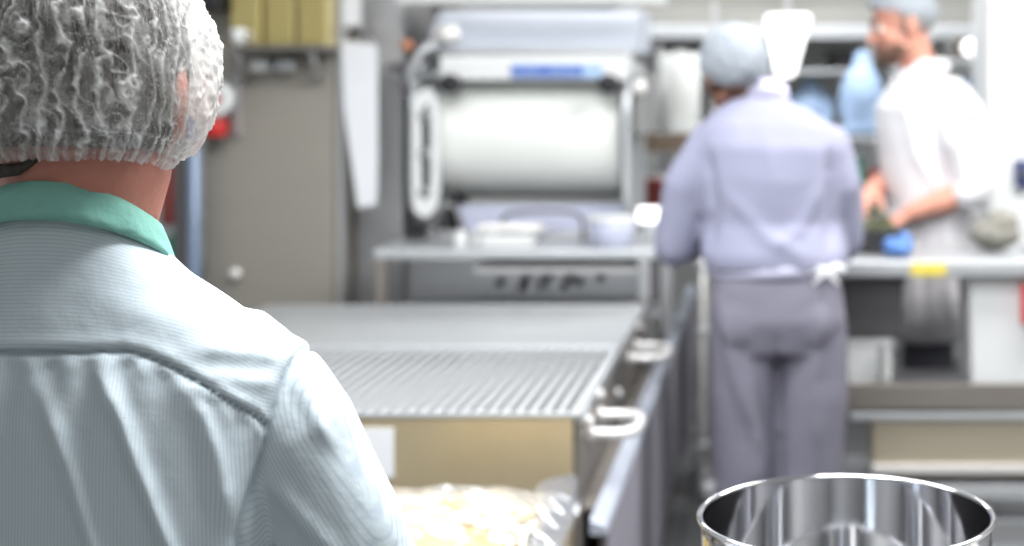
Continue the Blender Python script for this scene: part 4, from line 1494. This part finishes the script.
    # trousers
    b = nb()
    torso_tube(b, [(0.56, Y, 0.80, 0.140, 0.168, 0), (0.56, Y, 0.95, 0.135, 0.160, 0)])
    for q in (-1, 1):
        limb(b, [(0.56, Y + q * 0.085, 0.84), (0.555 + q * 0.02, Y + q * 0.095, 0.50), (0.575, Y + q * 0.10, 0.11)], [0.095, 0.085, 0.078])
    weld('trousers', b, 0.01, M['darktrouser'], body)
    for q in (-1, 1):
        b = nb()
        shoe(b, (0.575, Y + q * 0.10, 0.09), (-1, q * 0.1, 0))
        weld('shoe', b, 0.01, M['shoe'], body)


build_white_worker()


# ================================================================== COUNTER on the right
def build_counter():
    X0, X1, Y0, Y1, ZT = -0.20, 2.3, 4.56, 4.96, 1.0
    t = thing('steel_counter', (1.0, 4.75, 0), 'long stainless counter in front of the person in white, with lower shelves', 'counter')
    obj('counter_top', box(X0, X1, Y0, Y1, ZT - 0.05, ZT), M['steel_light'], t, bevel=0.008)
    obj('upper_shelf', box(X0 + 0.37, X1, Y0 + 0.03, Y1 - 0.02, 0.575, 0.60), M['steel'], t, bevel=0.003)
    obj('shelf_fascia', box(X0 + 0.37, X1, Y0 + 0.01, Y0 + 0.028, 0.545, 0.625), M['steel_dark'], t, bevel=0.004)
    obj('drawer_rail', box(0.245, X1, Y0 + 0.008, Y0 + 0.04, 0.515, 0.535), M['steel_light'], t, bevel=0.003)
    obj('lower_shelf', box(X0, X1, Y0 + 0.03, Y1 - 0.02, 0.30, 0.318), M['steel'], t, bevel=0.003)
    obj('lower_rail', box(X0, X1, Y0 + 0.008, Y0 + 0.028, 0.275, 0.315), M['steel_light'], t, bevel=0.003)
    for x in (X0 + 0.03, 0.190, 1.5, X1 - 0.04):
        for y in (Y0 + 0.06, Y1 - 0.05):
            lg = obj('leg', cyl((x, y, 0.03), 0.018, 0.92), M['steel'], t, True)
            obj('foot', cyl((x, y, 0), 0.026, 0.032), M['black'], lg, True)
    obj('yellow_notice', box(0.428, 0.535, Y0 - 0.0035, Y0 - 0.0005, 0.956, 0.994), M['yellow'], t)['label'] = 'small yellow notice on the counter edge'
    dr = obj('drawer', box(0.32, 2.15, Y0 + 0.05, Y1 - 0.04, 0.330, 0.50), M['steel_tan'], t, bevel=0.004)
    dr['label'] = 'wide tan steel drawer'
    obj('drawer_front', box(0.31, 2.16, Y0 + 0.022, Y0 + 0.048, 0.355, 0.508), M['steel_tan'], dr, bevel=0.004)
    obj('pull_edge', box(0.31, 2.16, Y0 + 0.004, Y0 + 0.022, 0.352, 0.378), M['bright_metal'], dr, bevel=0.003)
    # things on the upper shelf
    g = thing('grey_crate', (0.31, 4.75, 0.6), 'dark grey crate under the counter right of the lilac jacket', 'crate')
    obj('crate_body', hexa(nb(), [(0.235, 4.62, 0.755), (0.405, 4.62, 0.755), (0.405, 4.86, 0.755), (0.235, 4.86, 0.755), (0.225, 4.61, 0.935), (0.412, 4.61, 0.935), (0.412, 4.87, 0.935), (0.225, 4.87, 0.935)]), M['dgrey'], g, bevel=0.008)
    obj('crate_rim', box(0.218, 0.418, 4.602, 4.878, 0.925, 0.944), M['dgrey'], g, bevel=0.004)
    wb = thing('white_box', (0.30, 4.75, 0.6), 'white box under the dark grey crate on the counter shelf', 'box')
    obj('box_body', box(0.215, 0.375, 4.63, 4.86, 0.6015, 0.735), M['white'], wb, bevel=0.006)
    obj('box_lid', box(0.210, 0.380, 4.625, 4.865, 0.735, 0.753), M['white'], wb, bevel=0.004)
    dp = thing('dark_strut', (0.345, 4.59, 0.63), 'thin grey strut in front of the white box', 'strut')
    obj('strut_bar', box(0.334, 0.352, 4.600, 4.616, 0.626, 0.740), M['mgrey'], dp, bevel=0.003)
    obj('strut_plate', box(0.318, 0.368, 4.594, 4.620, 0.6255, 0.634), M['mgrey'], dp, bevel=0.002)
    wp = thing('white_bin', (0.75, 4.75, 0.6), 'tall white bin under the right end of the counter', 'bin')
    obj('bin_body', hexa(nb(), [(0.620, 4.62, 0.602), (0.83, 4.62, 0.602), (0.83, 4.88, 0.602), (0.620, 4.88, 0.602), (0.612, 4.61, 0.93), (0.84, 4.61, 0.93), (0.84, 4.89, 0.93), (0.612, 4.89, 0.93)]), M['white'], wp, bevel=0.01)
    obj('bin_rim', box(0.606, 0.846, 4.604, 4.896, 0.925, 0.942), M['white'], wp, bevel=0.004)
    rb = thing('red_box', (0.79, 4.6, 0.84), 'red box beside the white bin at the right edge', 'box')
    obj('box_body', box(0.768, 0.87, 4.568, 4.602, 0.805, 0.925), M['red'], rb, bevel=0.006)
    obj('box_hook', box(0.80, 0.83, 4.575, 4.60, 0.925, 0.949), M['red'], rb)
    # things on the lower shelf
    for x0, x1, z1, m, lab in ((0.335, 0.47, 0.25, 'white', 'white tub on the floor rack under the drawer, left of the grey one'), (0.50, 0.60, 0.235, 'mgrey', 'grey tub on the floor rack right of the white one')):
        q = thing('storage_tub', ((x0 + x1) / 2, 4.72, 0.1), lab, 'tub', 'tubs on the floor rack')
        obj('tub_body', hexa(nb(), [(x0 + 0.012, 4.64, 0.118), (x1 - 0.012, 4.64, 0.118), (x1 - 0.012, 4.84, 0.118), (x0 + 0.012, 4.84, 0.118), (x0, 4.62, z1), (x1, 4.62, z1), (x1, 4.86, z1), (x0, 4.86, z1)]), M[m], q, bevel=0.006)
        obj('tub_lid', box(x0 - 0.005, x1 + 0.005, 4.615, 4.865, z1, z1 + 0.012), M[m], q, bevel=0.004)
    rk = thing('floor_rack', (1.2, 4.75, 0), 'low steel rack on the floor under the counter', 'rack')
    obj('rack_deck', box(0.30, 2.2, 4.60, 4.90, 0.10, 0.117), M['steel_light'], rk, bevel=0.003)
    for x in (0.32, 1.2, 2.18):
        for y in (4.615, 4.885):
            obj('rack_leg', box(x - 0.012, x + 0.012, y - 0.012, y + 0.012, 0, 0.10), M['steel'], rk)
    rr = thing('steel_tray', (0.9, 4.7, 0.12), 'wide shallow steel tray at the right of the floor rack', 'tray')
    obj('tray_body', box(0.64, 1.2, 4.62, 4.88, 0.1175, 0.185), M['steel'], rr, bevel=0.006)
    obj('tray_rim', box(0.63, 1.21, 4.61, 4.89, 0.185, 0.198), M['steel_light'], rr, bevel=0.004)


build_counter()
ZC = 1.0005
# pan of herbs in front of the person in white
p = thing('herb_pan', (0.34, 4.84, ZC), 'dark pan heaped with olive green herbs on the counter', 'pan')
obj('pan_wall', lathe(nb(), [(0.075, 0), (0.092, 0.006), (0.105, 0.075), (0.109, 0.077), (0.102, 0.077), (0.088, 0.012), (0.07, 0.006)], (0.335, 4.83, ZC), 'Z', 48, True), M['dgrey'], p, True)
obj('pan_base', cyl((0.335, 4.83, ZC), 0.08, 0.008), M['dgrey'], p, True)
bm = nb()
rnd = random.Random(4)
for k in range(90):
    a, r = rnd.uniform(0, 2 * PI), 0.088 * math.sqrt(rnd.random())
    ball(bm, (0.335 + r * math.cos(a), 4.83 + r * math.sin(a), ZC + 0.05 + (0.088 - r) * rnd.uniform(0.2, 1.2)), (rnd.uniform(0.012, 0.024), rnd.uniform(0.008, 0.016), 0.006), Matrix.Rotation(rnd.uniform(-1, 1), 3, 'X') @ Matrix.Rotation(rnd.uniform(0, 3), 3, 'Z'), 10, 6)
h = obj('herbs', bm, M['olive'], p, True)
h['kind'] = 'stuff'
obj('pan_handle', pipe([(0.245, 4.79, ZC + 0.07), (0.20, 4.76, ZC + 0.085), (0.15, 4.72, ZC + 0.09)], 0.009), M['black'], p, True)
cl = weld('blue_cloth', ball(ball(ball(nb(), (0.405, 4.67, ZC + 0.024), (0.040, 0.035, 0.024)), (0.375, 4.66, ZC + 0.034), (0.025, 0.03, 0.032)), (0.42, 4.68, ZC + 0.04), (0.022, 0.03, 0.035)), 0.005, M['gloveblue'])
tag(cl, 'crumpled blue cloth beside the dark pan on the counter', 'cloth')
cloth_noise(cl, 0.006, 18)
bg = weld('folded_sack', ball(ball(nb(), (0.72, 4.80, ZC + 0.055), (0.085, 0.07, 0.045)), (0.74, 4.80, ZC + 0.085), (0.055, 0.06, 0.05)), 0.006, mat('grey_sackcloth', (132, 130, 122), 0.8, 0, 0.2, 20, 0.4, 40))
tag(bg, 'grey crumpled sack on the counter behind the yellow notice, right of the white apron', 'sack')
cloth_noise(bg, 0.010, 14)
wt = thing('white_tray', (0.95, 4.8, ZC), 'white tray at the right end of the counter, before the white pillar', 'tray')
obj('tray_body', box(0.82, 1.2, 4.66, 4.90, ZC, ZC + 0.025), M['white'], wt, bevel=0.008)
obj('tray_rim', lathe(nb(), [(0.09, 0.025), (0.095, 0.06), (0.09, 0.062), (0.084, 0.027)], (0.92, 4.78, ZC), 'Z', 32, True), M['white'], wt, True)

# white pillar behind the counter
t = thing('white_pillar', (1.0, 5.6, 0), 'broad white pillar at the right edge behind the counter', 'pillar')
obj('pillar_shaft', box(0.80, 1.30, 5.50, 5.95, 0.0, 2.9), M['white'], t, bevel=0.02)
obj('pillar_skirting', box(0.79, 1.31, 5.49, 5.96, 0.0, 0.12), M['steel'], t, bevel=0.004)
t = thing('wall_switch', (0.92, 5.49, 1.2), 'dark blue switch on the white pillar at the right edge', 'switch')
obj('switch_body', box(0.895, 0.965, 5.462, 5.499, 1.165, 1.265), mat('navy_plastic', (60, 70, 120), 0.5), t, bevel=0.008)
obj('switch_dial', cyl((0.93, 5.445, 1.215), 0.02, 0.018, 'Y'), M['dgrey'], t, True)


# ================================================================== TROLLEY behind the lilac worker
t = thing('castor_trolley', (-0.05, 5.75, 0), 'steel trolley on castors seen left of the lilac worker’s legs', 'trolley')
for z in (0.20, 0.62, 0.86):
    obj('deck', box(-0.27, 0.20, 5.52, 6.02, z, z + 0.018), M['steel_light'], t, bevel=0.003)
for x in (-0.248, 0.18):
    for y in (5.54, 6.0):
        lg = obj('leg', cyl((x, y, 0.10), 0.014, 0.80), M['bright_metal'], t, True)
        f = obj('castor_fork', box(x - 0.016, x + 0.016, y - 0.018, y + 0.018, 0.06, 0.115), M['steel'], lg, bevel=0.003)
        obj('castor_wheel', cyl((x - 0.013, y, 0.045), 0.045, 0.026, 'X'), M['mgrey'], lg, True)
obj('push_bar', pipe([(-0.248, 5.54, 0.89), (-0.248, 5.51, 0.97), (-0.03, 5.50, 0.98), (0.18, 5.51, 0.97), (0.18, 5.54, 0.89)], 0.011), M['bright_metal'], t, True)
t = thing('black_bin', (-0.1, 5.75, 0.22), 'black bin on the lowest deck of the castor trolley', 'bin')
obj('bin_body', hexa(nb(), [(-0.215, 5.56, 0.219), (0.14, 5.56, 0.219), (0.14, 5.96, 0.219), (-0.215, 5.96, 0.219), (-0.225, 5.55, 0.52), (0.15, 5.55, 0.52), (0.15, 5.97, 0.52), (-0.225, 5.97, 0.52)]), M['black'], t, bevel=0.01)
obj('bin_lid', box(-0.228, 0.153, 5.545, 5.975, 0.52, 0.54), M['black'], t, bevel=0.006)

# ================================================================== SHELF WITH ROLLS, right of the film machine
t = thing('shade_browned_shelf', (-0.36, 6.15, 0), 'shelf with a front edge browned for shade between the film roll and the lilac worker', 'shelf')
obj('shelf_board', box(-0.62, -0.22, 6.10, 6.55, 1.285, 1.345), M['steel_light'], t, bevel=0.003)
obj('shade_browned_edge', box(-0.62, -0.22, 6.085, 6.10, 1.270, 1.345), M['brown'], t, bevel=0.002)  # steel edge, coloured brown to show it in shade
for x in (-0.60, -0.24):
    obj('upright', box(x - 0.012, x + 0.012, 6.49, 6.53, 0.0, 1.9), M['steel'], t)
obj('lower_board', box(-0.62, -0.22, 6.11, 6.55, 1.02, 1.04), M['steel_light'], t, bevel=0.003)
t = thing('standing_roll', (-0.36, 6.3, 1.35), 'upright white film roll on the shade browned shelf', 'roll')
obj('roll_body', cyl((-0.375, 6.28, 1.346), 0.085, 0.325), M['film'], t, True)
obj('roll_core', cyl((-0.375, 6.28, 1.671), 0.03, 0.02), M['mgrey'], t, True)
t = thing('grey_canister', (-0.52, 6.25, 1.35), 'grey canister on the shade browned shelf beside the upright roll', 'canister')
obj('canister_body', cyl((-0.535, 6.25, 1.346), 0.055, 0.21), M['mgrey'], t, True)
obj('canister_cap', cyl((-0.535, 6.25, 1.556), 0.03, 0.03), M['white'], t, True)
t = thing('faded_red_tub', (-0.45, 6.25, 1.04), 'faded red tub under the shade browned shelf', 'tub')
obj('tub_body', lathe(nb(), [(0.07, 0), (0.085, 0.10), (0.088, 0.10), (0.088, 0.115)], (-0.455, 6.24, 1.0405), 'Z', 32), M['pinkred'], t, True)
obj('tub_lid', cyl((-0.455, 6.24, 1.156), 0.09, 0.015), M['white'], t, True)

# ================================================================== BACK: hood, racks, bags, pots, lamps
t = thing('extraction_hood', (0.2, 7.6, 1.75), 'wide pale grey extraction hood along the back wall', 'hood')
hx0, hx1 = -0.75, 1.0
obj('hood_canopy', prism_x([(7.2, 1.80), (7.2, 1.90), (7.9, 2.5), (8.39, 2.5), (8.39, 1.80)], hx0, hx1), mat('hood_steel', (166, 165, 160), 0.45, 0.3), t, bevel=0.008)
obj('front_lip', box(hx0 - 0.01, hx1 + 0.01, 7.17, 7.199, 1.765, 1.83), M['steel_light'], t, bevel=0.006)
obj('hood_duct', box(0.0, 0.5, 7.9, 8.3, 2.5, 2.89), M['steel_light'], t)
t = thing('task_lamp', (0.1, 6.9, 1.9), 'bright tapered white lamp glowing above the lilac worker', 'lamp')
obj('lamp_shade', prism(rounded([(-0.022, 1.862), (0.188, 1.866), (0.150, 1.72), (0.110, 1.58), (0.030, 1.58), (0.0, 1.74)], 0.02), 6.86, 6.96), M['lamp'], t, bevel=0.006)
obj('lamp_neck', cyl((0.08, 6.93, 1.86), 0.012, 0.10), M['steel'], t, True)
obj('lamp_arm', pipe([(0.08, 6.93, 1.95), (0.08, 7.0, 2.02), (0.08, 7.25, 2.03)], 0.012), M['steel'], t, True)


def build_rack(name, x0, x1, y0, y1, zs, label, top=1.95):
    t = thing(name, ((x0 + x1) / 2, (y0 + y1) / 2, 0), label, 'rack', 'storage racks at the back')
    for z in zs:
        obj('shelf_board', box(x0, x1, y0, y1, z - 0.02, z), M['steel_light'], t, bevel=0.003)
    for x in (x0, x1 - 0.03):
        for y in (y0, y1 - 0.03):
            obj('upright', box(x, x + 0.03, y, y + 0.03, 0, top), M['steel'], t)
    return t


build_rack('storage_rack', -0.55, 0.50, 7.25, 7.75, (0.35, 0.85, 1.34, 1.62), 'steel storage rack behind the lilac worker, full of pale bags and pots', 1.74)
build_rack('storage_rack', 0.56, 1.95, 6.72, 7.14, (0.35, 0.80, 1.28, 1.66), 'steel storage rack behind the person in white', 1.98)


def bag_thing(x, y, z, rx, ry, h, m, label, group='stuffed bags on the racks'):
    bm = nb()
    ball(bm, (x, y, z + h * 0.42), (rx, ry, h * 0.44))
    bx(bm, x - rx * 0.8, x + rx * 0.8, y - ry * 0.8, y + ry * 0.8, z + 0.004, z + h * 0.3)
    tube(bm, [((x, y, z + h * 0.7), rx * 0.5, ry * 0.5), ((x, y, z + h * 0.97), rx * 0.35, ry * 0.2)], (1, 0, 0), 16)
    o = weld('stuffed_bag', bm, 0.012, M[m])
    co = verts_np(o.data)[0]
    cloth_noise(o, 0.008, 9)
    tag(o, label, 'bag', group)
    return o


bag_thing(-0.13, 7.45, 1.341, 0.11, 0.12, 0.22, 'white', 'white stuffed bag at the left of the storage rack behind the lilac hairnet')
bag_thing(0.20, 7.45, 1.341, 0.13, 0.12, 0.22, 'paleblue', 'pale blue stuffed bag under the glowing lamp')
bag_thing(0.42, 7.45, 1.341, 0.09, 0.12, 0.21, 'white', 'white stuffed bag right of the pale blue one')
bag_thing(0.40, 6.55, 1.326, 0.10, 0.09, 0.36, 'paleblue', 'pale blue bag standing left of the white coat’s collar')
bag_thing(0.90, 6.93, 1.281, 0.10, 0.11, 0.30, 'paleblue', 'pale blue bag on the rack between the white coat and the pillar')
t = thing('plinth_stand', (0.4, 6.55, 0), 'narrow steel stand under the pale blue bag left of the white coat', 'stand')
obj('stand_top', box(0.27, 0.52, 6.43, 6.68, 1.30, 1.32), M['steel_light'], t, bevel=0.003)
for x in (0.28, 0.49):
    for y in (6.44, 6.65):
        obj('stand_leg', box(x, x + 0.02, y, y + 0.02, 0.0, 1.30), M['steel'], t)
obj('stand_shelf', box(0.30, 0.49, 6.46, 6.65, 1.02, 1.035), M['steel_light'], t)
t = thing('green_bottle', (0.40, 6.55, 1.04), 'green bottle on the narrow stand left of the white coat', 'bottle')
obj('bottle_body', lathe(nb(), [(0.04, 0), (0.045, 0.008), (0.045, 0.13), (0.018, 0.17), (0.016, 0.20)], (0.375, 6.53, 1.0355), 'Z', 28), M['green'], t, True)
obj('bottle_cap', cyl((0.375, 6.53, 1.2355), 0.018, 0.02), M['white'], t, True)
t = thing('red_jar', (0.45, 6.55, 1.04), 'red jar beside the green bottle on the narrow stand', 'jar')
obj('jar_body', cyl((0.455, 6.52, 1.0355), 0.032, 0.12), M['pinkred'], t, True)
obj('jar_lid', cyl((0.455, 6.52, 1.1555), 0.03, 0.015), M['red'], t, True)


def pot(x, y, z, r, h, m, label, group='pots on the storage racks'):
    t = thing('cooking_pot', (x, y, z), label, 'pot', group)
    obj('pot_body', lathe(nb(), [(r * 0.92, 0), (r, 0.01), (r, h), (r * 1.04, h + 0.004), (r * 1.04, h + 0.01), (r * 0.96, h + 0.01), (r * 0.96, 0.015), (r * 0.9, 0.008)], (x, y, z), 'Z', 36, True), M[m], t, True)
    obj('pot_base', cyl((x, y, z), r * 0.93, 0.012), M[m], t, True)
    for q in (-1, 1):
        obj('pot_handle', pipe([(x + q * r, y - 0.03, z + h * 0.75), (x + q * (r + 0.03), y - 0.02, z + h * 0.8), (x + q * (r + 0.03), y + 0.02, z + h * 0.8), (x + q * r, y + 0.03, z + h * 0.75)], 0.006, 8), M['steel'], t, True)
    return t


pot(-0.44, 7.45, 1.621, 0.065, 0.08, 'dgrey', 'small dark pot at the left of the rack top, behind the upright roll')
pot(-0.19, 7.42, 1.621, 0.085, 0.09, 'dgrey', 'dark pot on the rack top just left of the lilac hairnet')
pot(0.38, 7.5, 1.621, 0.10, 0.09, 'dgrey', 'dark pot on the rack top right of the glowing lamp')
pot(0.66, 6.93, 1.661, 0.07, 0.11, 'dgrey', 'dark pot on the rack top behind the face of the person in white')
pot(0.93, 6.95, 1.661, 0.085, 0.085, 'brown', 'brown grey pot on the rack top between the white coat and the pillar')
pot(-0.30, 7.45, 0.851, 0.12, 0.16, 'steel', 'steel pot on the middle board behind the lilac worker')
pot(0.72, 6.93, 0.801, 0.11, 0.16, 'steel', 'steel pot on the middle board behind the person in white')
t = thing('globe_lamp', (0.93, 6.6, 1.7), 'bright round lamp between the white coat and the pillar', 'lamp')
obj('lamp_globe', ball(ball(nb(), (0.905, 6.6, 1.705), (0.062, 0.05, 0.042)), (0.945, 6.6, 1.712), (0.05, 0.045, 0.045)), M['lamp'], t, True)
obj('lamp_cap', cyl((0.925, 6.6, 1.745), 0.03, 0.05), M['dgrey'], t, True)
obj('lamp_rod', cyl((0.925, 6.6, 1.79), 0.008, 1.11), M['steel'], t, True)
